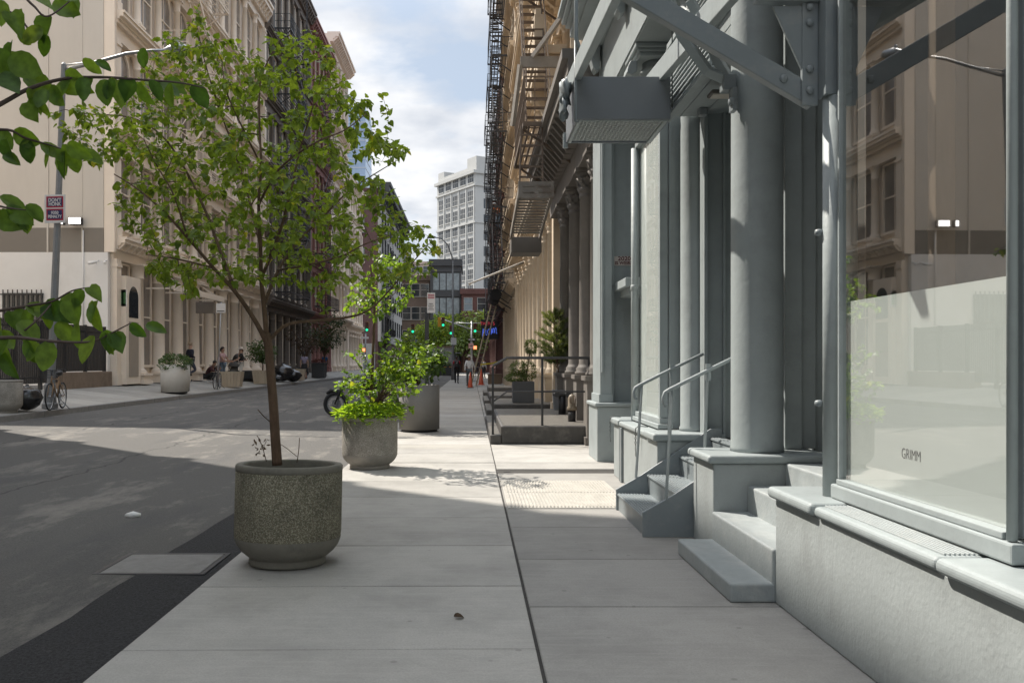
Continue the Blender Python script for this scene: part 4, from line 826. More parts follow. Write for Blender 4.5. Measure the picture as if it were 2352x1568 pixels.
def leaf(mb, p, d, nrm, size, shape=HEART, fold=.25, droop=.25, wid=1.0):
    d = d.normalized(); s = d.cross(nrm)
    s = s.normalized() if s.length > 1e-5 else d.orthogonal().normalized()
    n = s.cross(d).normalized(); o = len(mb.v); k = len(shape)
    mid = []; R_ = []; L_ = []
    for x, y in shape:
        b = p+d*(y*size)-n*(droop*size*y*y)
        mid.append(b); R_.append(b+s*(x*size*wid)+n*(fold*x*size)); L_.append(b-s*(x*size*wid)+n*(fold*x*size))
    # right half polygon and left half polygon sharing the midrib ends
    mb.v += [tuple(mid[0]), tuple(mid[-1])]+[tuple(v) for v in R_[1:-1]]+[tuple(v) for v in L_[1:-1]]
    m_ = k-2; mb.f += [(o, *[o+2+i for i in range(m_)], o+1), (o+1, *[o+2+m_+i for i in reversed(range(m_))], o)]; mb.sm += [True, True]
def rv(r, s=1.0): return Vector((r.uniform(-1,1), r.uniform(-1,1), r.uniform(-1,1)))*s
def in_poly(x, y, P):
    c = False; j = len(P)-1
    for i in range(len(P)):
        if (P[i][1] > y) != (P[j][1] > y) and x < (P[j][0]-P[i][0])*(y-P[i][1])/(P[j][1]-P[i][1])+P[i][0]: c = not c
        j = i
    return c
def smooth_path(pts, sub=5):
    out = []; n = len(pts)
    for i in range(n-1):
        p0, p1, p2, p3 = pts[max(i-1,0)], pts[i], pts[i+1], pts[min(i+2,n-1)]
        for k in range(sub):
            t = k/sub; out.append(.5*((2*p1)+(p2-p0)*t+(2*p0-5*p1+4*p2-p3)*t*t+(3*p1-p0-3*p2+p3)*t**3))
    out.append(pts[-1]); return out
def grow(r, limbs, targets, twig_r=.0045, minr=.0025, bend=.12, seg=6, up=.0):
    """limbs: list of (points, radii).  returns limb tubes, twig paths"""
    nodes = []
    for pts, rad in limbs:
        for p, q in zip(pts, rad): nodes.append((p, q))
    twigs = []
    root = limbs[0][0][0]
    targets = sorted(targets, key=lambda t: min((t-n[0]).length_squared for n in nodes))
    for t in targets:
        best = None; bd = 1e9
        for p, q in nodes:
            dd = (t-p).length
            c = dd+(0.25*abs(t.z-p.z) if p.z > t.z else 0)
            if c < bd: bd, best = c, (p, q)
        p, q = best; L = (t-p).length
        if L < .02: continue
        side = rv(r, bend*L); path = []
        for k in range(seg+1):
            f = k/seg; path.append(p.lerp(t, f)+side*math.sin(PI*f)*.6+Vector((0,0,up*L*(math.sin(PI*f)))))
        r0 = min(q*.75, twig_r+.006*L); twigs.append((path, [r0*(1-f/seg)+minr*f/seg for f in range(seg+1)]))
        for k in range(1, seg+1): nodes.append((path[k], twigs[-1][1][k]))
    return twigs
def limb(pts, r0, r1, sub=5):
    p = smooth_path([Vector(q) for q in pts], sub); n = len(p)-1
    return p, [r0+(r1-r0)*(i/n)**.8 for i in range(n+1)]

def concrete_planter(label, x, y, z, mossy, r=.38, h=.71, tilt=0, group=None):
    """round exposed aggregate planter with a smooth foot and rim"""
    t = thing('concrete_planter', label, 'planter', (0,0,0), group); k = r/.38
    agg = AGG_M if mossy else AGG
    prof = [(r*.99,.20),(r*1.0,.24),(r*1.0,h*.93),(r*.99,h*.935)]
    MB().lathe((0,0,0), prof, 56, False).build('aggregate_side', agg, t)
    MB().lathe((0,0,0), [(.0,.0),(.265*k,.0),(.275*k,.012),(.272*k,.04),(.262*k,.052),(.285*k,.062),(.33*k,.10),(.362*k,.145),(.377*k,.185),(.378*k,.2)], 56, False).build('foot', CONC_M if mossy else CONC, t)
    MB().lathe((0,0,0), [(r*.99,h*.934),(r*1.003,h*.94),(r*1.003,h*.985),(r*.985,h),(r*.87,h),(r*.85,h*.985),(r*.84,h*.8)], 56, False).build('rim', CONC_M if mossy else CONC, t)
    MB().lathe((0,0,0), [(0,h*.90),(r*.4,h*.91),(r*.845,h*.885)], 30, False).build('soil', SOIL, t)
    t.location = (x, y, z); t.rotation_euler = (0, R(tilt), rnd.uniform(0, 6)); BASE[t.name] = None; return t
def aggmat(name, a, b, c):
    m = bpy.data.materials.new(name); m.use_nodes = True; t = m.node_tree; L = t.links.new; p = t.nodes['Principled BSDF']; p.inputs['Roughness'].default_value = .85
    v = N(t, 'ShaderNodeTexCoord').outputs['Object']; vo = N(t, 'ShaderNodeTexVoronoi'); vo.inputs['Scale'].default_value = 165; L(v, vo.inputs['Vector'])
    r = N(t, 'ShaderNodeValToRGB'); sp_ = N(t, 'ShaderNodeSeparateColor'); L(vo.outputs['Color'], sp_.inputs[0]); L(sp_.outputs[0], r.inputs[0])
    r.color_ramp.elements[0].color = (*a, 1); r.color_ramp.elements[1].color = (*c, 1); e = r.color_ramp.elements.new(.55); e.color = (*b, 1)
    n = N(t, 'ShaderNodeTexNoise'); n.inputs['Scale'].default_value = 5; n.inputs['Detail'].default_value = 8; L(v, n.inputs['Vector'])
    mr = N(t, 'ShaderNodeMapRange'); mr.inputs[1].default_value = .3; mr.inputs[2].default_value = .7; mr.inputs[3].default_value = .75; mr.inputs[4].default_value = 1.2; L(n.outputs['Fac'], mr.inputs[0])
    vm = N(t, 'ShaderNodeVectorMath', operation='SCALE'); L(r.outputs[0], vm.inputs[0]); L(mr.outputs[0], vm.inputs['Scale']); L(vm.outputs[0], p.inputs['Base Color'])
    b_ = N(t, 'ShaderNodeBump'); b_.inputs['Strength'].default_value = .8; b_.inputs['Distance'].default_value = .006; b_.invert = True; L(vo.outputs['Distance'], b_.inputs['Height']); L(b_.outputs[0], p.inputs['Normal']); return m
AGG = aggmat('aggregate_concrete', (.20,.18,.15), (.31,.285,.25), (.44,.42,.38)); AGG_M = aggmat('mossy_aggregate_concrete', (.105,.098,.066), (.19,.175,.122), (.38,.355,.275))
CONC = mat('planter_concrete', (.29,.27,.24), .8, .15, 6, .2, 80, stain=(.19,.18,.16,.6), sscale=4); CONC_M = mat('dark_planter_concrete', (.20,.188,.158), .8, .15, 6, .2, 80, stain=(.10,.10,.085,.6), sscale=4)

concrete_planter('big round pebbled concrete planter holding the tall leafy tree', -1.335, 6.19, 0, True, .381, .715, 2.0, 'round concrete planters')
concrete_planter('round pebbled concrete planter overflowing with bright ground cover', -1.40, 11.75, 0, False, .381, .71, 0, 'round concrete planters')
concrete_planter('round concrete planter beside the black rubbish bag', -10.88, 19.85, .28, False, .40, .76, 0, 'round concrete planters')

# --- tall tree in the first planter ---
r1 = random.Random(5)
ty = 6.19
def T(px, py, dy=0.0): return at(px, py, ty+dy)
tree = thing('planter_tree', 'tall young tree with heart shaped leaves growing from the big concrete planter', 'tree', tuple(T(637,1062)))
L1 = limb([T(637,1068),T(632,1000),T(628,930),T(622,860),T(617,800),T(612,765)], .037, .029)
limbs = [L1,
 limb([T(612,768),T(606,700,.05),T(600,640,.05),T(598,560,.0),T(594,470,-.05),T(600,380,-.1),T(596,290,-.05),T(600,180,0),T(640,95,0)], 0.0211, 0.0042),
 limb([T(614,790),T(585,735,-.1),T(540,670,-.25),T(490,615,-.4),T(430,545,-.5),T(370,480,-.6),T(310,430,-.6),T(262,400,-.55)], 0.0203, 0.0035),
 limb([T(540,670,-.25),T(500,560,-.1),T(470,480,.1),T(420,380,.2),T(370,310,.3),T(300,270,.35),T(200,262,.3),T(150,252,.3)], 0.0133, 0.0028),
 limb([T(616,785),T(660,745,.1),T(740,735,.3),T(800,728,.4),T(850,710,.5),T(905,655,.6),T(950,600,.6),T(985,560,.6)], 0.0148, 0.0035),
 limb([T(606,700,.05),T(640,620,.3),T(680,560,.5),T(740,500,.6),T(800,440,.7),T(860,400,.7),T(910,370,.7)], 0.0148, 0.0028),
 limb([T(600,640,.05),T(640,540,-.2),T(665,450,-.4),T(690,340,-.4),T(720,240,-.4),T(745,150,-.4)], 0.0140, 0.0028),
 limb([T(598,560),T(570,450,.4),T(540,350,.6),T(500,240,.6),T(470,140,.5),T(450,50,.4)], 0.0117, 0.0028),
 limb([T(594,470,-.05),T(640,390,-.6),T(720,330,-.8),T(790,300,-.8),T(840,262,-.7)], 0.0101, 0.0028),
 limb([T(490,615,-.4),T(430,600,-.5),T(380,590,-.4),T(335,585,-.3)], 0.0086, 0.0028),
 limb([T(640,620,.3),T(700,610,-.3),T(780,590,-.5),T(840,560,-.5),T(900,540,-.4)], 0.0101, 0.0028),
 limb([T(430,545,-.5),T(400,450,-.7),T(360,380,-.6),T(330,320,-.5)], 0.0078, 0.0028),
 limb([T(600,380,-.1),T(560,300,-.5),T(520,210,-.6),T(510,140,-.5)], 0.0078, 0.0028)]
mb = MB(); mb.tube(*L1, n=14); 
mb.build('trunk', BARK, tree)
for p, q in limbs[1:]: MB().tube(p, q, 9).build('branch', BARK, tree)
POLY = [(375,85),(425,40),(455,20),(480,60),(520,90),(560,105),(640,75),(715,62),(762,112),(790,190),(850,222),(885,290),(935,335),(930,372),(880,395),(905,440),(950,490),(985,540),(1010,570),(1000,620),(955,655),(890,640),(800,665),(740,690),(660,655),(600,640),(540,645),(480,655),(425,690),(335,612),(372,575),(290,520),(252,480),(258,400),(215,375),(120,275),(160,232),(250,240),(325,190),(330,140)]
targ = []
while len(targ) < 980:
    x, y = r1.uniform(110,1010), r1.uniform(20,700)
    if not in_poly(x, y, POLY): continue
    cx = 1-min(1, abs(x-600)/430)**2; cy = 1-min(1, abs(y-380)/360)**2
    dpt = .95*math.sqrt(max(.03, cx*cy)); targ.append(T(x, y, r1.uniform(-dpt, dpt)*1.0))
targ += [T(455,22,.4),T(430,60,.4),T(120,262,.3),T(935,340,.5),T(1005,575,.6),T(880,225,.0)]
tw_ = grow(r1, limbs, targ, .004, .0016)
mb = MB()
for p, q in tw_: mb.tube(p, q, 5, False)
mb.build('fine_growth', TWIGM, tree)
lf = MB()
for p, q in tw_:
    L = sum((p[i+1]-p[i]).length for i in range(len(p)-1)); n = max(5, int(L/.0145)) if L > .1 else 4
    for k in range(n):
        f = 1-(k/n)*.85; i = min(len(p)-2, int(f*(len(p)-1))); b = p[i].lerp(p[i+1], f*(len(p)-1)-i); d = (p[i+1]-p[i]).normalized()
        out = (d*.5+rv(r1, .9)+Vector((0,0,-.35))).normalized(); b2_ = b+out*.02
        leaf(lf, b2_, out, (Vector((0,0,1))+rv(r1,.55)), r1.choice([.024,.03,.034,.038,.044,.05,.058]), r1.choice([HEART,HEART,LOBED]), r1.uniform(.05,.4), r1.uniform(.1,.5))
print('tree leaves', len(lf.f)//2)
lf.build('leaves', LEAF, tree, fix=False)
# withered twigs standing in the planter
wt_ = thing('dry_twig', 'withered brown twig with curled dead leaves beside the tree trunk', 'plant', tuple(T(600,1062)))
mb = MB(); mb.tube([T(640,985,.04),T(620,968,.04),T(605,955,.0),T(592,940,0)], .004, 5); mb.build('stem', TWIGM, wt_)
lf = MB()
for k in range(22): p = T(r1.uniform(583,612), r1.uniform(1003,1045), r1.uniform(-.03,.03)); leaf(lf, p, rv(r1)+Vector((0,0,-1)), rv(r1), r1.uniform(.025,.04), SLIM, .5, .6, 1.6)
mb = MB(); mb.tube([T(612,1060),T(604,1030),T(596,1008),T(590,1000)], .003, 5); mb.tube([T(604,1030),T(612,1012)], .002, 5); mb.build('stalk', TWIGM, wt_)
lf.build('dead_leaves', leafmat('dead_leaf', (.085,.05,.028), (.14,.085,.05), .2), wt_, fix=False)
st_ = thing('bare_shoot', 'bare thin shoot curving up from the soil behind the trunk', 'plant', tuple(T(680,1060)))
MB().tube([T(682,1062),T(686,1035),T(688,1005)], .003, 5).tube([T(682,1048),T(660,1030),T(645,1020)], .0025, 5).build('stem', TWIGM, st_)

# --- small tree, shrub and ground cover in the second planter ---
def P2(px, py, dy=0.0): return at(px, py, 11.75+dy)
t2 = thing('small_planter_tree', 'slim young tree with bright yellow green leaves in the second concrete planter', 'tree', tuple(P2(853,950)))
r2 = random.Random(9)
L2 = [limb([P2(853,960),P2(854,880),P2(857,800),P2(860,720),P2(858,660),P2(850,610)], .030, .012),
      limb([P2(860,730),P2(840,700,.2),P2(820,665,.3),P2(800,640,.3)], .010, .003), limb([P2(860,720),P2(890,690,-.3),P2(920,660,-.4),P2(945,640,-.4)], .010, .003),
      limb([P2(858,660),P2(880,620,.2),P2(900,590,.3)], .008, .003)]
mb = MB(); mb.tube(*L2[0], n=10); mb.build('trunk', BARK, t2)
for p, q in L2[1:]: MB().tube(p, q, 7).build('branch', BARK, t2)
pl = [(790,690),(805,650),(840,640),(860,585),(920,590),(955,640),(950,690),(905,720),(850,735),(800,720)]
targ = []
while len(targ) < 150:
    x, y = r2.uniform(780,960), r2.uniform(580,740)
    if in_poly(x, y, pl): targ.append(P2(x, y, r2.uniform(-.5,.5)))
tw2 = grow(r2, L2, targ, .003, .0015); mb = MB(); lf = MB()
def leaf_twigs(lf, tws, r, sizes, shape, step=.03, low=.3, dr=-.3):
    for p, q in tws:
        L = sum((p[i+1]-p[i]).length for i in range(len(p)-1)); n = max(4, int(L/step))
        for k in range(n):
            f = 1-(k/n)*(1-low); i = min(len(p)-2, int(f*(len(p)-1))); b = p[i].lerp(p[i+1], f*(len(p)-1)-i); d = (p[i+1]-p[i]).normalized()
            out = (d*.5+rv(r,.9)+Vector((0,0,dr))).normalized(); leaf(lf, b+out*.012, out, Vector((0,0,1))+rv(r,.6), r.choice(sizes), shape, r.uniform(.05,.35), r.uniform(.1,.4))
for p, q in tw2: mb.tube(p, q, 4, False)
leaf_twigs(lf, tw2, r2, [.045,.055,.065], HEART, .035)
mb.build('fine_growth', TWIGM, t2); lf.build('leaves', LEAF2, t2, fix=False)
sh = thing('leafy_shrub', 'arching leafy shrub spilling sideways from the second concrete planter', 'shrub', tuple(P2(870,950)))
ends = [(775,880),(790,850),(810,820),(770,890),(830,800),(845,840),(880,810),(905,800),(930,790),(955,800),(985,795),(1000,815),(975,840),(940,840),(960,870),(910,860),(885,850),(935,900),(960,905),(900,890),(830,870),(815,890),(990,830),(925,770),(870,880),(800,900),(950,940),(880,780),(965,860),(915,830),(850,900),(790,870)]
L3 = [limb([P2(866,962),P2(868,935),P2(872,910)], .012, .008)]+[limb([P2(868,930,.0),P2((868+x)/2,(930+y)/2-14,d*.5),P2(x,y,d)], .007, .002) for (x, y), d in zip(ends, [r2.uniform(-.4,.4) for _ in ends])]
mb = MB(); lf = MB()
for p, q in L3: mb.tube(p, q, 5, False)
sub = []
for p, q in L3[1:]:
    sub.append((p, q))
    for _ in range(2):
        i = r2.randrange(len(p)//2, len(p)); e = p[i]+rv(r2,.16); sub.append(([p[i].lerp(e, k/4) for k in range(5)], [.002]*5))
leaf_twigs(lf, sub, r2, [.04,.055,.07], HEART, .034, .3, -.1)
mb.build('stems', TWIGM, sh); lf.build('leaves', LEAF2, sh, fix=False)
gc = MB()
for _ in range(2600):
    a = r2.uniform(0, 2*PI); q = math.sqrt(r2.random())*.47; h = .70+.17*math.sqrt(max(0, 1-(q/.5)**2))+r2.uniform(-.05,.03)-(.12*max(0, q-.36)/.1)*r2.random()
    p = Vector((-1.40+q*math.cos(a), 11.75+q*math.sin(a), h)); leaf(gc, p, Vector((math.cos(a)*.6, math.sin(a)*.6, .5))+rv(r2,.7), Vector((0,0,1))+rv(r2,.5), r2.choice([.03,.04,.05]), OVAL, .2, .3)
for _ in range(110):
    a = r2.uniform(0, 2*PI); q = r2.uniform(.2,.4); p = Vector((-1.40+q*math.cos(a), 11.75+q*math.sin(a), .74)); leaf(gc, p, Vector((math.cos(a)*.8, math.sin(a)*.8, .8))+rv(r2,.4), Vector((0,0,1)), r2.uniform(.12,.2), SLIM, .3, .6, .35)
tag(gc.build('ground_cover', GRASSM, fix=False), 'bright lime ground cover spilling over the rim of the second planter', 'ground cover', kind='stuff')

# --- leafy boughs of a street tree standing just left of the view ---
r3 = random.Random(21); YF = 3.2
def Q(px, py, dy=0.0): return at(px, py, YF+dy)
ft = thing('street_tree', 'close street tree reaching in with dark boughs of broad oval leaves', 'tree', (-2.75, 3.3, 0))
tr = limb([(-2.75,3.3,0),(-2.73,3.3,.8),(-2.76,3.28,1.6),(-2.7,3.3,2.6),(-2.72,3.3,3.6)], .07, .03)
MB().tube(*tr, n=12).build('trunk', BARK, ft)
boughs = [
 ([(-2.72,3.3,1.9), Q(-150,320), Q(0,240), Q(70,203), Q(150,181), Q(240,178), Q(330,184), Q(410,190), Q(470,202)], .012, .0025),
 ([(-2.71,3.3,1.8), Q(-180,330,.3), Q(0,298,.3), Q(60,318,.3), Q(110,332,.3), Q(150,345,.3)], .010, .002),
 ([(-2.7,3.3,2.5), Q(-150,-60,.1), Q(-20,10,.1), Q(40,38,.1), Q(75,80,.1), Q(95,88,.1)], .010, .002),
 ([(-2.7,3.3,2.4), Q(-100,-80,-.2), Q(30,-25,-.2), Q(75,12,-.2), Q(110,38,-.2), Q(170,-5,-.1)], .009, .002),
 ([(-2.72,3.3,1.5), Q(-180,760,.1), Q(-20,718,.1), Q(60,703,.1), Q(120,692,.1), Q(165,668,.1), Q(205,660,.1)], .010, .002),
 ([(-2.72,3.3,1.45), Q(-150,790,-.1), Q(20,775,-.1), Q(110,783,-.1), Q(205,785,-.1), Q(255,765,-.1), Q(300,742,-.1)], .010, .002),
 ([(-2.72,3.3,1.75), Q(-150,470,-.1), Q(-30,470,-.1), Q(20,478,-.1), Q(60,482,-.1)], .008, .002),
 ([Q(45,768,.0), Q(85,735,.0), Q(118,698,.1)], .004, .003)]
lfb = MB(); tgt = []
for pts, a, b in boughs:
    p, q = limb(pts, a, b, 6); MB().tube(p, q, 8).build('bough', mat('bough_bark', (.085,.06,.05), .8, .25, 18, .4, 90), ft)
# broad leaves: (px, py of the stalk end, direction on the picture in degrees from straight down, length in px, depth)
LV = [(25,30,30,75,0),(50,20,-20,85,.1),(0,0,10,70,0),(110,40,-15,75,.1),(95,62,-35,70,.1),(40,65,40,62,.1),(108,80,-20,62,.1),(80,-5,70,60,-.1),(120,8,70,80,-.1),(150,-8,80,70,-.1),(165,-12,10,70,0),(25,98,-5,65,.1),(0,110,5,80,0),(20,130,60,110,0),(-5,135,80,120,.1),(60,175,55,100,.1),(0,170,45,90,0),
 (75,205,20,70,0),(105,205,-15,62,0),(62,235,30,70,0),(92,225,15,55,0),(115,200,40,80,0),(150,180,60,90,0),(160,185,-30,75,0),(190,178,10,70,-.1),(212,178,-25,62,0),(240,182,5,75,-.1),(260,182,-20,60,-.1),(250,184,20,62,.1),(270,184,10,80,0),(262,190,-25,70,0),(300,184,-20,68,0),(320,188,20,70,.1),(345,184,35,62,-.1),(360,186,55,75,0),(392,190,0,68,-.1),(385,188,60,60,.1),(440,196,40,70,0),(330,110,-5,55,0),(220,140,60,50,0),(190,135,50,60,.1),
 (-10,300,40,70,.3),(30,305,65,80,.3),(15,320,20,75,.2),(60,318,5,70,.3),(70,322,-25,60,.3),(95,328,50,70,.3),(115,334,-10,65,.3),(140,342,40,70,.2),(145,345,5,75,.3),(150,345,-15,80,.2),(165,350,15,60,.3),(180,348,70,70,.3),(155,330,55,70,.1),(10,355,60,60,.2),
 (0,450,60,80,0),(20,470,40,85,0),(45,478,20,70,0),(60,470,42,62,-.1),(75,485,-20,60,0),(0,500,70,95,0),(0,480,10,60,.1),(30,490,65,60,-.1),
 (30,715,30,70,.1),(0,720,0,90,.1),(75,705,-20,65,.1),(60,700,60,80,.1),(115,690,-15,85,.1),(105,700,55,85,.1),(140,690,35,80,.1),(165,672,-5,70,.2),(160,690,15,78,0),(205,660,45,55,.1),(190,665,-25,55,0),(210,690,20,95,0),(225,690,-10,70,0),(240,760,10,70,-.1),(215,770,-20,85,-.1),(258,762,-15,70,-.1),(262,766,25,62,-.1),(300,742,45,55,-.1),(335,745,75,62,-.1),(180,740,10,78,0),(115,783,-10,85,-.1),(60,780,20,70,-.1),(20,775,-30,85,-.1),(90,788,-40,60,-.1),(0,790,10,75,0),(10,810,25,80,-.1),(40,740,50,75,0),(0,760,40,70,.1),(130,740,35,70,.1),(70,745,-10,70,.1)]
for px, py, ang, ln, dd in LV:
    a = R(ang); d = Vector((math.sin(a), r3.uniform(-.35,.35), -math.cos(a))); sz = ln*.8*(YF+dd)/F
    nr = Vector((r3.uniform(-.9,.9), -1, r3.uniform(-.2,1.1))); leaf(lfb, Q(px, py, dd), d, nr, sz, r3.choice([OVAL,OVAL,OVAL,HEART]), r3.uniform(.1,.5), r3.uniform(-.1,.35), r3.uniform(.72,.98))
    mid_ = Q(px, py, dd)
# the rest of its crown, above and left of the frame
for _ in range(420):
    p = Vector((r3.uniform(-3.9,-2.05), r3.uniform(2.4,4.4), r3.uniform(2.4,4.3)))
    if p.x/p.y > -.56 and p.z < 1.45+.44*p.y: continue
    leaf(lfb, p, rv(r3)+Vector((0,0,-.8)), rv(r3)+Vector((0,-.5,.6)), r3.uniform(.09,.14), OVAL, .25, .2)
lfb.build('leaves', LEAF_F, ft, fix=False)
concrete_planter('concrete planter under the close street tree, beyond the picture edge', -2.75, 3.3, gz(-2.75), True, .40, .62, 0, 'round concrete planters')
# ---------------- people ----------------
def skin(name, verts, edges, radii, m, root=0):
    me = bpy.data.meshes.new(name); me.from_pydata([tuple(v) for v in verts], edges, []); o = bpy.data.objects.new(name, me); C.objects.link(o)
    md = o.modifiers.new('skin', 'SKIN'); md.use_smooth_shade = True
    for i, r_ in enumerate(radii):
        sv = me.skin_vertices[0].data[i]; sv.radius = (r_, r_) if not isinstance(r_, tuple) else r_; sv.use_root = (i == root)
    sb = o.modifiers.new('sub', 'SUBSURF'); sb.levels = 1; sb.render_levels = 1
    dg = bpy.context.evaluated_depsgraph_get(); dg.update(); m2 = bpy.data.meshes.new_from_object(o.evaluated_get(dg)); bpy.data.objects.remove(o); bpy.data.meshes.remove(me)
    m2.materials.clear(); m2.materials.append(m)
    for p in m2.polygons: p.use_smooth = True
    q = bpy.data.objects.new(name, m2); C.objects.link(q); return q
STAND = dict(pel=(0,0,.95), wai=(0,0,1.10), che=(0,0,1.30), nkb=(0,.01,1.46), nk=(0,.0,1.53), h1=(0,-.02,1.60), h2=(0,-.02,1.67), h3=(0,-.01,1.725),
    shL=(.175,0,1.41), elL=(.23,.02,1.14), wrL=(.24,-.04,.90), haL=(.24,-.06,.83), shR=(-.175,0,1.41), elR=(-.23,.02,1.14), wrR=(-.24,-.04,.90), haR=(-.24,-.06,.83),
    hiL=(.09,0,.92), knL=(.10,-.02,.50), anL=(.10,.02,.09), toL=(.11,-.14,.04), hiR=(-.09,0,.92), knR=(-.10,-.02,.50), anR=(-.10,.02,.09), toR=(-.11,-.14,.04))
SKR = dict(pel=.125, wai=.12, che=.135, nkb=.075, nk=.052, h1=(.07,.08), h2=(.078,.092), h3=(.055,.065), sh=.062, el=.043, wr=.028, ha=.034, hi=.092, kn=.058, an=.038, to=.036)
SKINM = {k: mat('skin_'+k, c, .55, .06, 8) for k, c in (('light', (.52,.33,.25)), ('mid', (.36,.21,.14)), ('dark', (.12,.07,.05)))}
def cloth(name, c): return mat('cloth_'+name, c, .85, .12, 9)
HAIRM = mat('dark_hair', (.025,.018,.015), .6, .2, 20)
def person(label, loc, rz, pose=None, skin_='light', top=('navy', (.02,.025,.05)), legs=('dark', (.03,.03,.035)), sleeve='long', leglen='long', hair=HAIRM, hairlen=.0, shoe=(.04,.04,.04), hat=None, scale=1.0, group=None, skirt=None):
    J = dict(STAND); J.update(pose or {}); K = list(J); ix = {k: i for i, k in enumerate(K)}; key = lambda k: SKR.get(k, SKR.get(k[:2]))
    E = [('pel','wai'),('wai','che'),('che','nkb'),('nkb','nk'),('nk','h1'),('h1','h2'),('h2','h3')]
    for s in 'LR': E += [('che','sh'+s),('sh'+s,'el'+s),('el'+s,'wr'+s),('wr'+s,'ha'+s),('pel','hi'+s),('hi'+s,'kn'+s),('kn'+s,'an'+s),('an'+s,'to'+s)]
    V = [Vector(J[k]) for k in K]; ed = [(ix[a], ix[b]) for a, b in E]; ra = [key(k) for k in K]
    for s in 'LR':     # five fingers on each hand, the thumb leaving the side
        h = Vector(J['ha'+s]); wv = (h-Vector(J['wr'+s])).normalized(); side = wv.cross(Vector((1,0,0))).normalized()
        for k in range(4):
            b = len(V); V += [h+wv*.045+side*(.027*(k-1.5)*.8), h+wv*(.085+.012*(1.5-abs(k-1.5)))+side*(.03*(k-1.5))+Vector((-.012 if s == 'L' else .012,0,0))]; ra += [.010,.008]; ed += [(ix['ha'+s], b), (b, b+1)]
        b = len(V); V += [h+side*.05+wv*.02]; ra += [.010]; ed += [(ix['wr'+s], b)]
    f_ = (Vector(J['h2'])-Vector(J['nk'])); face = Vector((0,-1,0)); face = (face-f_.normalized()*face.dot(f_.normalized())).normalized()
    b = len(V); V.append(Vector(J['h1']).lerp(Vector(J['h2']), .3)+face*.105); ra.append(.014); ed.append((ix['h1'], b))
    t = thing('person', label, 'person', (0,0,0), group); BASE[t.name] = None
    bd = skin('body', V, ed, ra, SKINM[skin_], ix['pel']); bd.parent = t
    def dress(nm, chain, grow_, m):
        ks = []; [ks.append(k) for e in chain for k in e if k not in ks]; i2 = {k: i for i, k in enumerate(ks)}
        rr = [(key(k) if not isinstance(key(k), tuple) else key(k)[0])+grow_ for k in ks]
        o = skin(nm, [Vector(J[k]) if not isinstance(k, tuple) else Vector(J[k[0]]).lerp(Vector(J[k[1]]), k[2]) for k in ks], [(i2[a], i2[b]) for a, b in chain], rr, m, 0); o.parent = t; return o
    def mid(a, b, f, nm): J[nm] = tuple(Vector(J[a]).lerp(Vector(J[b]), f)); return nm
    SKR.setdefault('xs', .055); SKR.setdefault('xk', .068)
    ch = [('pel','wai'),('wai','che'),('che','nkb')]
    for s in 'LR':
        if sleeve == 'long': ch += [('che','sh'+s),('sh'+s,'el'+s),('el'+s,'wr'+s)]
        elif sleeve == 'short': ch += [('che','sh'+s),('sh'+s,mid('sh'+s,'el'+s,.6,'xs'+s))]
        else: ch += [('che','sh'+s)]
    dress('shirt', ch, .017, cloth(*top))
    ch = []
    for s in 'LR':
        ch += [('pel','hi'+s)]
        if leglen == 'long': ch += [('hi'+s,'kn'+s),('kn'+s,'an'+s)]
        else: ch += [('hi'+s, mid('hi'+s,'kn'+s,.6,'xk'+s))]
    dress('trousers', ch, .013, cloth(*legs))
    if skirt:
        p = Vector(J['pel']); mb = MB(); mb.lathe((p.x,p.y,p.z-.45), [(.25,0),(.23,.2),(.17,.45),(.13,.52)], 18, False); o = mb.build('skirt', cloth(*skirt)); o.parent = t
    SH = mat('shoe_%d' % int(shoe[0]*100), shoe, .6, .1, 10)
    for s in 'LR':
        a, b2_ = Vector(J['an'+s]), Vector(J['to'+s]); d = (b2_-a); o = MB().tube([a-d*.25+Vector((0,0,-.03)), a+Vector((0,0,-.03)), b2_, b2_+d*.25], [.035,.05,.047,.02], 8).build('shoe', SH); o.parent = t
    c = Vector(J['h2'])+f_.normalized()*.02-face*.012
    if hair is not None:
        mb = MB(); mb.ball(c+Vector((0,0,.015)), .095, .93, 1.08, 1.0, 12, 8); mb.v = [v if (Vector(v)-c).dot(face) < .055 or (Vector(v)-c).dot(f_.normalized()) > .05 else tuple(Vector(v)-face*.05) for v in mb.v]
        o = mb.build('hair', hair); o.parent = t
        if hairlen: mb = MB(); mb.tube([c-face*.06, c-face*.09-Vector((0,0,.1)), c-face*.08-Vector((0,0,.1+hairlen))], [.07,.06,.02], 8); o = mb.build('ponytail', hair); o.parent = t
    for s in (-1, 1):
        o = MB().ball(Vector(J['h1']).lerp(Vector(J['h2']), .75)+face*.085+face.cross(f_.normalized())*(.031*s), .011, n=6, m=4).build('eye', HAIRM); o.parent = t
    if hat == 'brim': mb = MB(); mb.lathe(tuple(Vector(J['h2'])+Vector((0,.0,.02))), [(.19,.0),(.185,.012),(.105,.03),(.10,.10),(.07,.125),(0,.13)], 18, False); o = mb.build('hat', cloth('straw', (.52,.45,.38))); o.parent = t
    if hat in ('cap', 'white_cap'):
        mb = MB(); mb.lathe(tuple(Vector(J['h2'])+Vector((0,.0,.0))), [(.104,.02),(.10,.07),(.07,.11),(0,.12)], 16, False); mb.prism([(c.x-.07,c.y-.08),(c.x+.07,c.y-.08),(c.x+.05,c.y-.18),(c.x-.05,c.y-.18)], 'z', c.z+.0, c.z+.015)
        o = mb.build('cap', cloth('black_cap', (.03,.03,.03)) if hat == 'cap' else cloth('pale_cap', (.5,.55,.6))); o.parent = t
    t.location = loc; t.rotation_euler = (0, 0, rz); t.scale = (scale,)*3; return t
def mv(pose, **k): d = dict(pose); d.update(k); return d
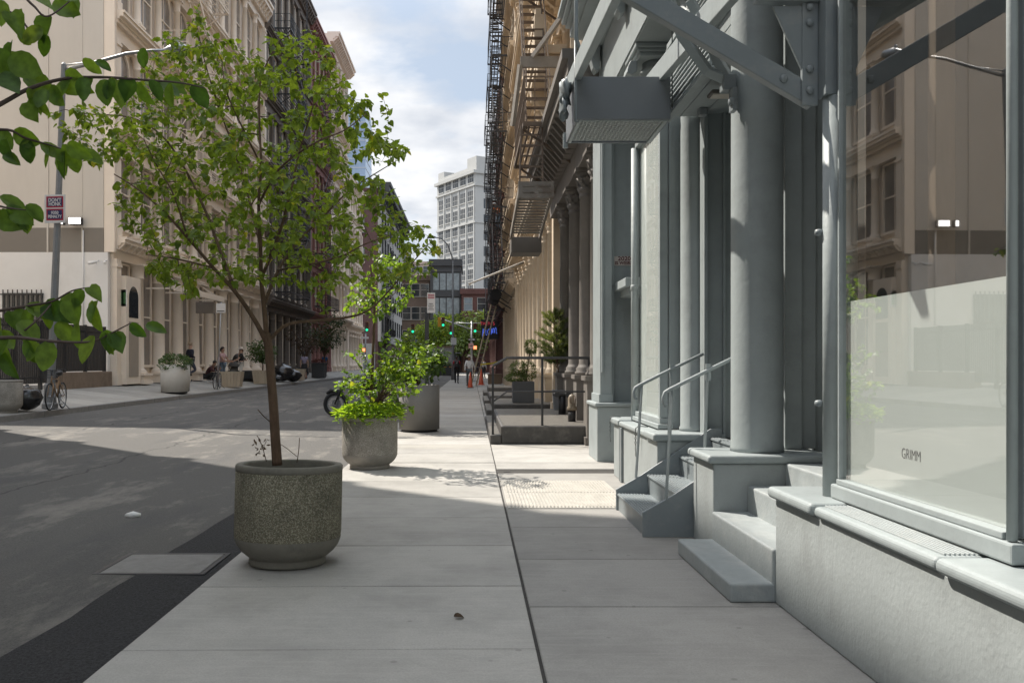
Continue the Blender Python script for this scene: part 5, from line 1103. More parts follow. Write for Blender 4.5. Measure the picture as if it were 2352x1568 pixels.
WALK = dict(knL=(.10,-.16,.52), anL=(.10,-.22,.10), toL=(.11,-.37,.07), knR=(-.10,.03,.50), anR=(-.10,.22,.13), toR=(-.11,.11,.05), elL=(.24,.09,1.15), wrL=(.25,.10,.91), haL=(.25,.09,.84), elR=(-.24,-.05,1.15), wrR=(-.25,-.18,.95), haR=(-.25,-.22,.89))
SQUAT = dict(pel=(0,.22,.28), wai=(0,.16,.42), che=(0,.03,.60), nkb=(0,-.06,.74), nk=(0,-.10,.80), h1=(0,-.15,.85), h2=(0,-.18,.91), h3=(0,-.18,.965),
    shL=(.17,-.04,.70), elL=(.22,-.22,.52), wrL=(.10,-.38,.60), haL=(.07,-.43,.65), shR=(-.17,-.04,.70), elR=(-.22,-.22,.52), wrR=(-.10,-.38,.60), haR=(-.07,-.43,.65),
    hiL=(.09,.2,.28), knL=(.15,-.20,.46), anL=(.13,.02,.09), toL=(.14,-.14,.04), hiR=(-.09,.2,.28), knR=(-.15,-.20,.46), anR=(-.13,.02,.09), toR=(-.14,-.14,.04))
LEAN = dict(knR=(-.12,-.20,.52), anR=(-.11,.14,.36), toR=(-.12,.02,.30), elL=(.23,.05,1.16), wrL=(.12,-.14,1.10), haL=(.05,-.17,1.12), elR=(-.23,.05,1.16), wrR=(-.12,-.16,1.08), haR=(-.05,-.18,1.10))
REACH = dict(che=(0,-.03,1.29), elL=(.22,-.16,1.15), wrL=(.16,-.38,1.06), haL=(.15,-.45,1.05), elR=(-.22,-.16,1.15), wrR=(-.16,-.38,1.06), haR=(-.15,-.45,1.05))
BEND = dict(pel=(0,.08,.95), wai=(0,.02,1.07), che=(0,-.15,1.22), nkb=(0,-.28,1.33), nk=(0,-.33,1.38), h1=(0,-.40,1.41), h2=(0,-.44,1.46), h3=(0,-.46,1.51), shL=(.175,-.24,1.29), elL=(.22,-.42,1.08), wrL=(.14,-.58,1.02), haL=(.12,-.64,1.02), shR=(-.175,-.24,1.29), elR=(-.22,-.42,1.08), wrR=(-.14,-.58,1.02), haR=(-.12,-.64,1.02), hiL=(.09,.08,.92), hiR=(-.09,.08,.92))
def onp(px, X): Y = X*F/(px-1083); return Y
def ppl(px, X): return (X, onp(px, X), gz(X)+.004)
person('fair haired man in a navy jumper leaning against a cream column', ppl(437,-12.86), R(140), LEAN, top=('navy',(.018,.02,.035)), legs=('slate',(.045,.05,.07)), hair=mat('fair_hair', (.30,.22,.15), .7))
person('crouching dark haired man in a maroon top beside the parked bicycle', ppl(485,-12.3), R(80), SQUAT, top=('maroon',(.06,.022,.025)), legs=('black',(.02,.02,.022)), skin_='mid', shoe=(.5,.5,.5))
person('woman in a pale pink shirt and jeans reaching towards the pushchair', ppl(511,-11.9), R(75), REACH, top=('pink',(.45,.29,.29)), legs=('jeans',(.11,.15,.20)), sleeve='short', hairlen=.06, skin_='mid', scale=.97)
person('man in a dark patterned jacket bending over the pushchair handle', (-12.35,44.6,gz(-12.35)), R(60), BEND, top=('dark_plaid',(.06,.055,.05)), legs=('olive',(.06,.06,.05)), hair=mat('brown_hair', (.10,.055,.03), .7), scale=1.03)
person('person in white trousers, black top and pale sun hat', ppl(554,-11.75), R(-75), REACH, top=('black_top',(.02,.02,.02)), legs=('white_trousers',(.62,.60,.56)), hat='brim', sleeve='short')
person('woman in a short black skirt and lilac blouse standing by the rubbish bags', ppl(699,-11.0), R(190), None, top=('lilac',(.25,.22,.30)), legs=('black_shorts',(.02,.02,.02)), leglen='short', skirt=('black_skirt',(.02,.02,.022)), hairlen=.2, sleeve='short')
person('man in a bright blue shirt behind the dark square planter', ppl(746,-11.4), R(170), None, top=('blue',(.03,.13,.32)), legs=('grey',(.08,.08,.09)), sleeve='short', skin_='dark')
person('person in a dark top and white trousers striding across the far crossing', (-15.6,107,.13), R(-80), WALK, top=('black_top',(.02,.02,.02)), legs=('white_trousers',(.62,.60,.56)))
p9 = person('man in a red shirt and black cap walking away with a black backpack', (-1.03,59,0), R(176), WALK, top=('red',(.36,.03,.04)), legs=('black',(.02,.02,.022)), hat='cap', sleeve='short', skin_='dark', scale=1.06)
fl0 = thing('fallen_leaf', 'single dark dead leaf lying on the pavement slab', 'leaf', (-.08,4.83,.01)); lf = MB(); leaf(lf, Vector((-.1,4.83,.012)), Vector((1,.3,.1)), Vector((0,-.3,1)), .06, OVAL, .5, .3); lf.build('leaf_blade', leafmat('dead_brown_leaf', (.05,.035,.025), (.08,.05,.03), .1), fl0, fix=False)
bp = thing('backpack', 'black backpack on the back of the man in the red shirt', 'backpack', (-1.03,58.83,1.12)); mb = MB(); mb.box(-1.19,-.87,58.72,58.90,1.10,1.58); mb.build('bag', BLACK, bp, bevel=.05, seg=3); MB().box(-1.13,-.93,58.66,58.719,1.13,1.36).build('pocket', BLACK, bp, bevel=.03)
MB().add([(-1.05,58.69,1.42),(-.98,58.69,1.40),(-.97,58.69,1.46)], [(0,1,2)]).build('reflective_patch', WHITE, bp)
p10 = person('man in a white long sleeved shirt and brimmed hat walking away past the orange cone', (-.13,51.2,0), R(184), mv(WALK, elR=(-.27,-.02,1.16), wrR=(-.36,-.20,.98), haR=(-.38,-.26,.93)), top=('white_shirt',(.72,.71,.70)), legs=('grey_jeans',(.13,.15,.16)), hat='brim', skin_='mid', scale=1.06)
person('worker in an orange vest and white hard cap leaning out on the black fire escape', (1.62,51.9,9.51), R(-35), BEND, top=('orange_vest',(.38,.10,.03)), legs=('jeans',(.11,.15,.20)), hat='white_cap', skin_='mid', sleeve='short')
person('distant person in a pale shirt beyond the tall ladder', (1.15,80,0), R(150), None, top=('pale',(.5,.5,.5)), legs=('dark',(.03,.03,.035)), hat='cap')
person('distant person in black walking by the signal pole', (.55,88,0), R(180), WALK, top=('black_top',(.02,.02,.02)), legs=('dark',(.03,.03,.035)))

# ---------------- pushchair, bicycles, motorcycle, car ----------------
def ring(mb, c, r, t, axis=0, n=28, k=8):
    pts = [Vector((c[0]+r*math.cos(2*PI*i/n), c[1], c[2]+r*math.sin(2*PI*i/n))) for i in range(n+1)]; mb.tube(pts, t, k, False); return mb
def bicycle(label, loc, rz, frame_m, basket=False, group='bicycles on the far pavement'):
    t = thing('bicycle', label, 'bicycle', (0,0,0), group)
    wr = .335
    for x in (-.52, .52):
        w_ = ring(MB(), (x,0,wr), wr-.018, .019).build('wheel', RUBBER, t); ring(MB(), (x,0,wr), wr-.042, .010).build('rim', STEEL, w_)
        mb = MB()
        for k in range(14): a = 2*PI*k/14; mb.beam((x,.015*(-1)**k,wr),(x+(wr-.045)*math.cos(a),0,wr+(wr-.045)*math.sin(a)),.003,.003)
        mb.cyl((x,-.04,wr),(x,.04,wr),.022,n=8); mb.build('spokes', STEEL, w_)
    fr = MB()
    for a, b, r_ in (((-.12,0,.30),(-.20,0,.80),.016),((-.19,0,.74),(.36,0,.78),.016),((-.12,0,.30),(.38,0,.70),.019),((-.12,0,.30),(-.52,.05,.335),.010),((-.12,0,.30),(-.52,-.05,.335),.010),((-.19,0,.74),(-.52,.05,.335),.009),((-.19,0,.74),(-.52,-.05,.335),.009),((.35,0,.83),(.39,0,.66),.02)): fr.cyl(a,b,r_,n=8)
    fr.build('frame', frame_m, t)
    fk = MB(); fk.tube([(.39,.045,.66),(.44,.05,.50),(.52,.05,.335)], .012, 6); fk.tube([(.39,-.045,.66),(.44,-.05,.50),(.52,-.05,.335)], .012, 6); fk.build('fork', frame_m, t)
    MB().tube([(.22,.29,.98),(.30,.26,1.0),(.33,.1,.98),(.34,0,.96),(.33,-.1,.98),(.30,-.26,1.0),(.22,-.29,.98)], .012, 6).cyl((.35,0,.83),(.34,0,.97),.013,n=6).build('handlebar', BLACK, t)
    mb = MB(); mb.tube([(-.33,0,.90),(-.24,0,.905),(-.12,0,.90),(-.05,0,.895)], [.07,.075,.04,.018], 8); mb.cyl((-.20,0,.78),(-.215,0,.89),.012,n=6); mb.build('saddle', BLACK, t)
    cr_ = MB(); cr_.cyl((-.12,.05,.30),(-.12,.06,.30),.10,n=16); cr_.beam((-.12,.07,.30),(-.05,.07,.15),.015,.02); cr_.beam((-.12,-.07,.30),(-.19,-.07,.45),.015,.02); cr_.box(-.09,-.0,.07,.15,.135,.155); cr_.box(-.24,-.15,-.15,-.07,.445,.465); cr_.build('crank', STEEL, t)
    MB().beam((-.16,.04,.26),(-.05,.30,.01),.014,.014).build('kickstand', BLACK, t)
    if basket:
        mb = MB()
        for k in range(6):
            z = .78+k*.04; mb.tube([(.42,.16,z),(.68,.17,z),(.68,-.17,z),(.42,-.16,z),(.42,.16,z)], .004, 4, False, False)
        for k in range(7): y = -.16+k*.053; mb.beam((.43,y,.78),(.43,y,.98),.004,.004); mb.beam((.68,y,.78),(.68,y,.98),.004,.004)
        mb.build('basket', BLACK, t)
    t.location = loc; t.rotation_euler = (0, 0, rz); BASE[t.name] = None; return t
bicycle('tan framed bicycle with a wire basket parked by the lamp post', (-10.27,21.1,.285), R(-80), mat('tan_bike_paint', (.30,.19,.10), .4), True)
bicycle('black mountain bicycle on its kickstand between white and cream planters', ppl(499,-10.85)[:2]+(.33,), R(-85), mat('black_bike_paint', (.03,.03,.032), .35))
mo = thing('motorcycle', 'black motorcycle parked behind the planter with its front wheel showing', 'motorcycle', (0,0,0))
for x in (-.70,.70):
    w_ = ring(MB(), (x,0,.335), .285, .055, n=32, k=10).build('wheel', RUBBER, mo); ring(MB(), (x,0,.335), .225, .02, n=32).build('rim', STEEL, w_); mb = MB()
    for k in range(12): a = 2*PI*k/12; mb.beam((x,.03*(-1)**k,.335),(x+.22*math.cos(a),0,.335+.22*math.sin(a)),.006,.006)
    mb.cyl((x,-.07,.335),(x,.07,.335),.045,n=12); mb.cyl((x,.06,.335),(x,.066,.335),.13,n=20); mb.build('spokes', STEEL, w_)
mb = MB(); mb.tube([(-.70,.08,.335),(-.45,.08,.95)], .022, 8); mb.tube([(-.70,-.08,.335),(-.45,-.08,.95)], .022, 8); mb.build('fork', BLACK, mo)
mb = MB(); mb.tube([(-.95,0,.62),(-.82,0,.70),(-.62,0,.68),(-.48,0,.60)], [.03,.065,.065,.03], 10); mb.build('mudguard', BLACK, mo)
MB().lathe((0,0,0), [(0,0),(.07,.02),(.085,.10),(.085,.12)], 16).build('headlight', STEEL, mo).matrix_local = Matrix.Translation((-.50,0,.88)) @ Matrix.Rotation(R(90), 4, 'Y') @ Matrix.Rotation(PI, 4, 'X')
MB().tube([(-.35,.36,1.06),(-.40,.2,1.08),(-.43,0,1.02),(-.40,-.2,1.08),(-.35,-.36,1.06)], .013, 8).build('handlebar', STEEL, mo)
mb = MB(); mb.ball((-.12,0,.84), .17, 1.7, .8, .75, 14, 9); mb.build('fuel_tank', mat('tank_black', (.02,.02,.022), .2), mo); MB().tube([(.12,0,.80),(.35,0,.79),(.62,0,.84),(.82,0,.88)], [.10,.12,.11,.05], 10).build('seat', RUBBER, mo)
mb = MB(); mb.box(-.25,.22,-.14,.14,.30,.62); mb.cyl((-.1,0,.55),(-.2,0,.78),.1,n=12); mb.build('engine', STEEL, mo, bevel=.03); MB().tube([(-.2,.16,.5),(-.15,.18,.3),(.2,.2,.28),(.85,.2,.36)], [.022,.025,.035,.045], 10).build('exhaust', STEEL, mo); MB().tube([(-.45,0,.88),(-.1,0,.66),(.3,0,.62),(.70,0,.335)], .03, 8).build('frame', BLACK, mo)
mo.location = (-2.92, 22.6, gz(-2.9)); mo.rotation_euler = (0, 0, R(-8)); BASE[mo.name] = None
ps = thing('pushchair', 'dark folding pushchair between the people by the cream planters', 'pushchair', (0,0,0))
for x, y in ((-.25,-.35),(.25,-.35),(-.25,.3),(.25,.3)): o = ring(MB(), (0,0,0), .10, .02, n=16, k=6).build('wheel', RUBBER, ps); o.location = (x,y,.12); o.rotation_euler = (0,0,PI/2)
mb = MB()
for x in (-.24,.24): mb.tube([(x,-.35,.12),(x,-.05,.5),(x,.35,.95),(x,.42,1.0)], .013, 6); mb.tube([(x,.3,.12),(x,-.02,.5)], .013, 6)
mb.tube([(-.24,.42,1.0),(.24,.42,1.0)], .014, 6); mb.build('frame', BLACK, ps); mb = MB(); mb.tube([(0,-.2,.42),(0,.05,.45),(0,.25,.85)], [.18,.2,.16], 8); mb.build('seat', cloth('grey_seat', (.09,.09,.085)), ps)
MB().lathe((0,.12,.78), [(.27,0),(.25,.12),(.16,.22),(0,.26)], 14, False).build('canopy', cloth('dark_plaid', (.06,.055,.05)), ps)
ps.location = (-11.95,42.6,gz(-11.95)); ps.rotation_euler = (0,0,R(-20)); BASE[ps.name] = None
car = thing('car', 'silver estate car passing the far crossing', 'car', (0,0,0)); SILV = mat('silver_car_paint', (.42,.44,.46), .25, .04, metal=.3)
prof = [(-2.25,.35),(-2.3,.62),(-2.2,.86),(-1.2,.98),(-.55,1.44),(.9,1.50),(1.75,1.42),(2.2,1.0),(2.28,.6),(2.2,.35)]
MB().prism(prof, 'y', -.88, .88).build('body', SILV, car, bevel=.09, seg=3)
for s in (-1,1):
    for q in ([(-1.05,.98),(-.48,1.37),(.1,1.40),(.1,.98)],[(.18,.98),(.18,1.40),(.95,1.41),(1.0,.98)],[(1.08,.98),(1.05,1.41),(1.6,1.36),(1.95,1.02)]): MB().prism(q, 'y', s*.878, s*.885).build('side_window', DGLASS, car)
    for x in (-1.4,1.35): o = MB().cyl((0,s*.72,0),(0,s*.9,0),.33,n=20).build('wheel', RUBBER, car); o.location = (x,0,.33); r_ = MB().cyl((0,s*.895,0),(0,s*.91,0),.2,n=16).build('rim', STEEL, o)
    MB().box(-2.32,-2.24,s*.5,s*.8,.66,.82).build('headlight', WHITE, car, bevel=.02)
    MB().box(2.22,2.3,s*.55,s*.82,.8,.98).build('tail_lamp', mat('tail_red', (.4,.02,.02), .3), car, bevel=.02)
    MB().box(-.82,-.62,s*.9,s*1.05,.98,1.1).build('wing_mirror', SILV, car, bevel=.03)
car.location = (-16.9,112,.13); car.rotation_euler = (0,0,PI); BASE[car.name] = None

# ---------------- lamp posts, signs, signals ----------------
lp = thing('street_lamp', 'grey steel street lamp with a long curved arm over the far kerb', 'street lamp', (-10.62,21.5,.29))
ax = Vector((-10.62,21.5,.29)); tp = Vector((-10.27,21.5,8.95))
MB().tube([ax, ax+(tp-ax)*.45, ax+(tp-ax)*.46, tp, tp+Vector((0,0,.05))], [.105,.09,.088,.066,.02], 8, smooth=False).build('pole', POLEM, lp)
mb = MB(); mb.tube([tp+Vector((0,0,-.15)), Vector((-9.4,21.5,9.02)), Vector((-8.7,21.5,9.22)), Vector((-8.05,21.5,9.30)), Vector((-7.65,21.5,9.31))], [.045,.042,.038,.034,.03], 10); mb.tube([tp+Vector((0,0,-.02)), Vector((-9.4,21.5,9.04))], .015, 6); mb.build('arm', STEEL, lp)
hd = MB(); hd.tube([(-7.75,21.5,9.30),(-7.6,21.5,9.32),(-7.35,21.5,9.36),(-7.12,21.5,9.31),(-7.05,21.5,9.27)], [.05,.10,.135,.10,.03], 12); hd.cyl((-7.42,21.5,9.46),(-7.42,21.5,9.56),.04,n=10); hd.build('lamp_head', STEEL, lp)
mb = MB(); mb.lathe(tuple(ax), [(.2,0),(.2,.12),(.16,.16),(.14,.6),(.11,.64)], 8, False, False); mb.build('base', POLEM, lp)
def plate(label, name, c, w_, h_, m, rz=0, depth=.012, cat='sign', group=None):
    t = thing(name, label, cat, c, group); MB().box(-w_/2,w_/2,0,depth,-h_/2,h_/2).build('plate', m, None, bevel=.003)
    o = [x for x in bpy.data.objects if x.name.startswith('plate') and x.parent is None][-1]; o.parent = t; t.rotation_euler = (0,0,rz); BASE[t.name] = None; return t
def on(t, mb, name, m): o = mb.build(name, m); o.parent = t; return o
SW = mat('sign_white', (.68,.67,.66), .5, .05); SR = mat('sign_red', (.36,.02,.05), .5, .08); SN = mat('sign_navy', (.03,.035,.12), .5, .08); SGN = mat('sign_green', (.12,.32,.12), .5, .1); SK = mat('sign_black', (.02,.02,.02), .5)
dh = plate("white red and navy sign reading don't honk 350 dollar penalty on the lamp post", 'traffic_sign', (-10.43,21.36,5.29), .55, .71, SW, R(-6))
q = lambda x0,x1,z0,z1,y: MB().box(x0,x1,y,0,z0,z1)
o = on(dh, q(-.225,.225,.03,.31,-.002), 'red_panel', SR); on(dh, q(-.19,.19,.065,.275,-.004), 'navy_panel', SN); on(dh, q(-.225,.225,-.29,.0,-.002), 'red_panel', SR); on(dh, q(-.19,.19,-.255,-.035,-.004), 'navy_panel', SN)
for tx, z, s_ in (("DON'T", .215, .125), ('HONK', .115, .125), ('$350', -.10, .11), ('PENALTY', -.195, .098)): on(dh, place(text_mb(tx, s_, .001, .88, .003), (0,-.006,z)), 'lettering', SW)
on(dh, MB().box(-.10,.10,.013,.05,.1,.14).box(-.10,.10,.013,.05,-.14,-.1), 'strap', STEEL)
def flood(label, x, w_):
    t = thing('flood_light', label, 'light', (x,31.3,6.7), 'lit flood lights on the beige wall'); MB().box(x-w_/2,x+w_/2,31.12,31.3,6.48,6.74).build('housing', BLACK, t, bevel=.01)
    MB().box(x-w_/2+.02,x+w_/2-.02,31.108,31.119,6.50,6.72).build('lens', emit('lamp_lens_lit', (1,.97,.92), 3.0), t); MB().box(x-.03,x+.03,31.3,31.4,6.58,6.64).build('bracket', BLACK, t)
flood('narrow lit flood light turned aside on the beige wall', -14.97, .16); flood('broad lit flood light facing out on the beige wall', -14.47, .46)
o = tag(MB().tube([(-14.27,31.35,6.3),(-14.27,31.35,2.6)], .02, 6).build('conduit_pipe', WHITEW), 'thin white conduit running down the beige wall under the flood light', 'pipe')
for x, dx_, lab in ((-13.72,-.22,'white security camera on the wall corner pointing towards the lot'),(-13.42,.1,'white security camera on the wall corner pointing at the pavement')):
    t = thing('security_camera', lab, 'camera', (x,31.3,5.15)); MB().cyl((x,31.2,5.12),(x+dx_,31.0,5.05),.055,n=12).build('camera_body', WHITE, t); MB().cyl((x,31.38,5.2),(x,31.2,5.13),.02,n=8).build('arm', WHITE, t)
bw_ = thing('barred_window', 'window behind black iron bars in the white part of the side wall', 'window', (-16.5,31.4,3.5))
MB().box(-17.25,-15.75,31.36,31.389,2.9,4.0).build('window', DGLASS, bw_); MB().box(-17.3,-15.7,31.28,31.32,3.92,3.97).box(-17.3,-15.7,31.28,31.32,2.98,3.02).build('bar_frame', BLACK, bw_)
for k in range(9): MB().box(-17.2+k*.175,-17.17+k*.175,31.285,31.315,2.85,4.12).build('bar', BLACK, bw_)
fn = thing('iron_fence', 'black vertical bar iron fence along the vacant lot', 'fence', (-13.4,27,.6))
mb = MB(); mb.box(-13.42,-13.38,20.3,31.1,2.5,2.55); mb.box(-13.42,-13.38,20.3,31.1,.95,1.0); mb.build('rail', BLACK, fn)
for k in range(8): MB().box(-13.45,-13.35,20.3+k*1.54,20.4+k*1.54,.6,2.75).build('post', BLACK, fn)
mb = MB()
for k in range(98): y = 20.4+k*.11; mb.box(-13.412,-13.388,y,y+.062,.8 if y < 27.6 else 1.15,2.72)
mb.build('bars', BLACK, fn)
o = tag(MB().box(-13.62,-13.2,27.6,31.35,.5,1.12).build('low_wall', mat('stained_brown_plaster', (.20,.15,.11), .9, .2, 3, stain=(.12,.09,.065,.7), sscale=2), bevel=.02), 'low stained brown wall under the iron fence', 'wall')
gs = thing('menu_board', 'white board with green print hung by the cream corner door', 'sign', (-13.0,32.6,3.9)); MB().box(-13.28,-12.92,32.0,32.012,3.55,4.18).build('board', SW, gs); mb = MB()
for r_ in range(7):
    for c_ in range(2): x = -13.2+c_*.15; mb.box(x,x+.09,31.996,32.0,3.66+r_*.062,3.69+r_*.062)
mb.build('green_print', SGN, gs); MB().box(-13.3,-13.24,32.013,32.5,4.1,4.14).build('bracket', CREAM, gs)
ca = thing('canopy_frame', 'bare cream metal canopy frame over the cream building entrance', 'canopy', (-13,37,4.4)); mb = MB()
for y in (34.6,36.8,39,41.2): mb.beam((-13.2,y,5.2),(-12.0,y,4.45),.05,.05); mb.beam((-13.2,y,4.45),(-12,y,4.45),.05,.06)
mb.build('rafters', CREAM, ca); MB().box(-12.04,-11.96,34.5,41.3,4.35,4.6).build('front_rail', CREAM, ca); MB().box(-12.02,-11.98,34.5,41.3,4.9,4.94).build('top_rail', CREAM, ca)
bs = thing('blade_sign', 'plain brown hanging sign box on the cream colonnade', 'sign', (-12.4,40.3,4.3)); MB().box(-12.9,-12.05,39.9,40.1,3.75,4.28).build('sign_box', mat('brown_sign', (.22,.185,.155), .6), bs, bevel=.01); MB().box(-12.5,-12.45,39.98,40.02,4.281,4.5).build('hanger', CREAM, bs)
pk = thing('parking_sign', 'white parking sign on a thin leaning post by the cream planters', 'sign', (-10.75,36.2,.3)); MB().tube([(-10.78,36.2,.3),(-10.62,36.2,4.0)], .03, 8).build('post', STEEL, pk); s_ = MB().box(-10.82,-10.42,36.15,36.165,3.55,3.95).build('plate', SW, pk); MB().box(-10.78,-10.46,36.146,36.149,3.6,3.64).build('dark_band', SK, s_)
MB().tube([(-10.77,36.2,.6),(-10.72,36.2,1.7)], .045, 8).build('sticker_wrap', mat('old_stickers', (.22,.2,.2), .7, .6, 25), pk)
# far right pavement lamp and parking sign
l2_ = thing('street_lamp', 'tall grey street lamp curving out over the right hand kerb before the crossing', 'street lamp', (-1.55,71,0))
MB().tube([(-1.55,71,0),(-1.55,71,1.2),(-1.55,71,9.9)], [.15,.11,.07], 10).build('pole', POLEM, l2_); MB().tube([(-1.55,71,8.4),(-1.62,71,10.2),(-1.95,71,11.2),(-2.5,71,11.75),(-3.1,71,11.85)], .05, 8).build('arm', POLEM, l2_); MB().tube([(-3.0,71,11.85),(-3.3,71,11.88),(-3.7,71,11.8)], [.07,.14,.05], 8).build('lamp_head', STEEL, l2_)
MB().box(-1.72,-1.25,70.85,70.865,2.9,3.5).build('plate', SW, l2_); s_ = MB().box(-1.35,-.85,70.84,70.848,2.2,2.26).build('strap', STEEL, l2_)
p3_ = thing('parking_sign', 'white and red parking sign on a dark square post near the kerb', 'sign', (-1.68,32,0)); MB().box(-1.75,-1.6,31.95,32.05,0,3.4).build('post', DGREY, p3_); s_ = MB().box(-1.66,-1.36,31.9,31.915,3.3,4.05).build('plate', SW, p3_)
mb = MB()
for k in range(3): mb.box(-1.63,-1.39,31.896,31.899,3.96-k*.06,3.99-k*.06)
mb.build('red_print', SR, s_); mb = MB()
for k in range(4): mb.box(-1.62+.02*(k % 2),-1.41-.03*(k % 2),31.896,31.899,3.42+k*.07,3.44+k*.07)
mb.build('dark_print', SK, s_)
YEL = mat('signal_yellow', (.50,.26,.02), .5, .05); GREENL = emit('green_signal', (.02,.8,.4), .7); REDH = emit('hand_signal', (1,.28,.12), 1.2)
def signal(label, x, y, z, front=True, sc_=1.0, group='traffic signals at the crossing'):
    t = thing('traffic_signal', label, 'traffic light', (x,y,z), group); MB().box(x-.18*sc_,x+.18*sc_,y-.0,y+.2,z-.55*sc_,z+.55*sc_).build('housing', YEL if not front else SK, t, bevel=.02)
    if front:
        MB().box(x-.2*sc_,x+.2*sc_,y+.2,y+.24,z-.58*sc_,z+.58*sc_).build('back_case', YEL, t)
        for k, mm in ((1, mat('dark_red_lens', (.08,.01,.01), .3)), (0, mat('dark_amber_lens', (.09,.05,.01), .3)), (-1, GREENL)):
            MB().cyl((x,y-.02,z+.36*k*sc_),(x,y-.001,z+.36*k*sc_),.15*sc_,n=16).build('lens', mm, t)
            MB().lathe((0,0,0), [(.17*sc_,0),(.17*sc_,.16)], 12, False, True, 0, PI).build('visor', SK, t).matrix_local = Matrix.Translation((0,-.0,.36*k*sc_)) @ Matrix.Rotation(R(90), 4, 'X')
    return t
sp_ = thing('signal_pole', 'grey signal pole with crossed mast arms at the corner of the right pavement', 'pole', (.02,101,0)); MB().tube([(.02,101,0),(.02,101,6.3)], [.14,.1], 10).build('pole', STEEL, sp_)
MB().tube([(-1.9,101,6.15),(.02,101,6.05),(3.2,101,6.25)], .05, 8).build('mast_arm', STEEL, sp_); MB().tube([(-3.8,99.6,6.6),(.02,101,5.35),(1.2,101.4,5.0)], .06, 8).build('mast_arm', STEEL, sp_)
for x, z, lab in ((-2.42,5.25,'green lit traffic signal just right of the tall grey lamp post'),(.42,5.5,'green lit traffic signal on the corner signal pole')): signal(lab, x, 100.6, z)
signal('side turned yellow traffic signal box left of the tall grey lamp post', -3.75, 99.3, 6.15, False); signal('green lit traffic signal paired with the yellow signal box', -3.3, 99.3, 6.15)
signal('green lit traffic signal over the road, left of the parking sign', -6.85, 99.5, 5.4); signal('green lit traffic signal by the maroon brick wall', -12.2, 99.5, 5.6)
for x, z, y, lab in ((.42,3.2,100.8,'yellow pedestrian signal with an orange hand on the corner pole'),(-12.6,2.9,99.5,'yellow pedestrian signal by the maroon brick wall')):
    t = thing('pedestrian_signal', lab, 'traffic light', (x,y,z)); MB().box(x-.25,x+.25,y,y+.25,z-.25,z+.25).build('housing', YEL, t, bevel=.02); MB().box(x-.17,x+.19,y-.02,y-.001,z-.18,z+.18).build('hand_screen', REDH, t)
ow = plate('black one way sign with a white arrow on the corner signal pole', 'one_way_sign', (.05,100.8,4.15), .95, .32, SK); on(ow, MB().prism([(-.4,-.06),(.15,-.06),(.15,-.13),(.42,0),(.15,.13),(.15,.06),(-.4,.06)], 'y', -.004, 0), 'arrow', SW); on(ow, place(text_mb('ONE WAY', .09, .001, .9), (-.12,-.006,0)), 'lettering', SK)
rs = plate('pale red turn sign below the one way sign', 'turn_sign', (-.05,100.75,3.4), .6, .6, mat('faded_red_white', (.55,.33,.32), .6)); on(rs, MB().prism([(-.18,-.04),(.06,-.04),(.06,-.1),(.2,0),(.06,.1),(.06,.04),(-.18,.04)], 'y', -.004, 0), 'arrow', SK)
lpole = thing('signal_pole', 'grey signal pole with street name plates before the maroon brick wall', 'pole', (-12.4,99.6,.3)); MB().tube([(-12.4,99.7,.3),(-12.4,99.7,5.6)], .1, 8).build('pole', STEEL, lpole); MB().box(-12.9,-12.0,99.5,99.52,4.2,4.45).build('name_plate', SW, lpole)

# ---------------- far pavement furniture ----------------
def blob(name, label, cat, c, rx, ry, rz_, m, n=700, size=.05, shape=OVAL, group=None, seed=1, lumps=.25, kind=None, parent=None):
    r = random.Random(seed); mb = MB()
    for _ in range(n):
        d = rv(r).normalized(); q = (.55+.45*r.random()**.5)*(1+lumps*mnoise.noise(d*2+Vector(c))); p = Vector((c[0]+d.x*rx*q, c[1]+d.y*ry*q, c[2]+d.z*rz_*q))
        leaf(mb, p, (d+rv(r,.8)), d+Vector((0,0,.6))+rv(r,.4), size*r.uniform(.7,1.3), shape, r.uniform(.1,.4), r.uniform(.1,.4))
    o = mb.build(name, m, parent, fix=False)
    if label: tag(o, label, cat, group)
    return o
wp_ = thing('drum_planter', 'white smooth drum planter with a clipped green hedge top', 'planter', (-10.9,31.4,.33)); MB().lathe((-10.9,31.4,.33), [(.44,.04),(.50,.041),(.52,.5),(.52,1.03),(.49,1.03),(.48,.95),(0,.95)], 48, False).build('drum', mat('white_planter_paint', (.52,.50,.46), .5, .05, 3, stain=(.42,.40,.36,.5), sscale=4), wp_); MB().lathe((-10.9,31.4,.31), [(.43,0),(.43,.06)], 32).build('plinth', BLACK, wp_)
hg = thing('hedge_plant', 'low rounded green hedge plant filling the white drum planter', 'plant', (-10.9,31.4,1.3)); blob('foliage', None, None, (-10.9,31.4,1.42), .60, .60, .36, LEAF_S, 1500, .06, parent=hg, seed=3)
CRP = mat('cream_planter_slats', (.44,.37,.28), .7, .08, 3, island=.08)
def slat_planter(label, x, y, s=1.0):
    t = thing('slatted_planter', label, 'planter', (x,y,gz(x)), 'cream slatted planters'); z = gz(x)
    for sd in range(4):
        mb = MB(); n = 6; a, b, h = .39*s, .48*s, .70*s
        for k in range(n):
            u0, u1 = -1+2*k/n+.015, -1+2*(k+1)/n-.015; vs = []
            for hh, ww in ((0,a),(h,b)):
                for u_ in (u0,u1): vs += [Vector((u_*ww,-ww,hh)), Vector((u_*ww,-ww+.03,hh))]
            Mx = Matrix.Translation((x,y,z)) @ Matrix.Rotation(sd*PI/2+.1, 4, 'Z'); mb.add([Mx @ v for v in vs], [(0,2,6,4),(1,5,7,3),(4,6,7,5),(0,4,5,1),(2,3,7,6),(0,1,3,2)])
        mb.build('slatted_side', CRP, t)
    MB().box(x-.4*s,x+.4*s,y-.4*s,y+.4*s,z+.55*s,z+.6*s).build('soil', SOIL, t); return t
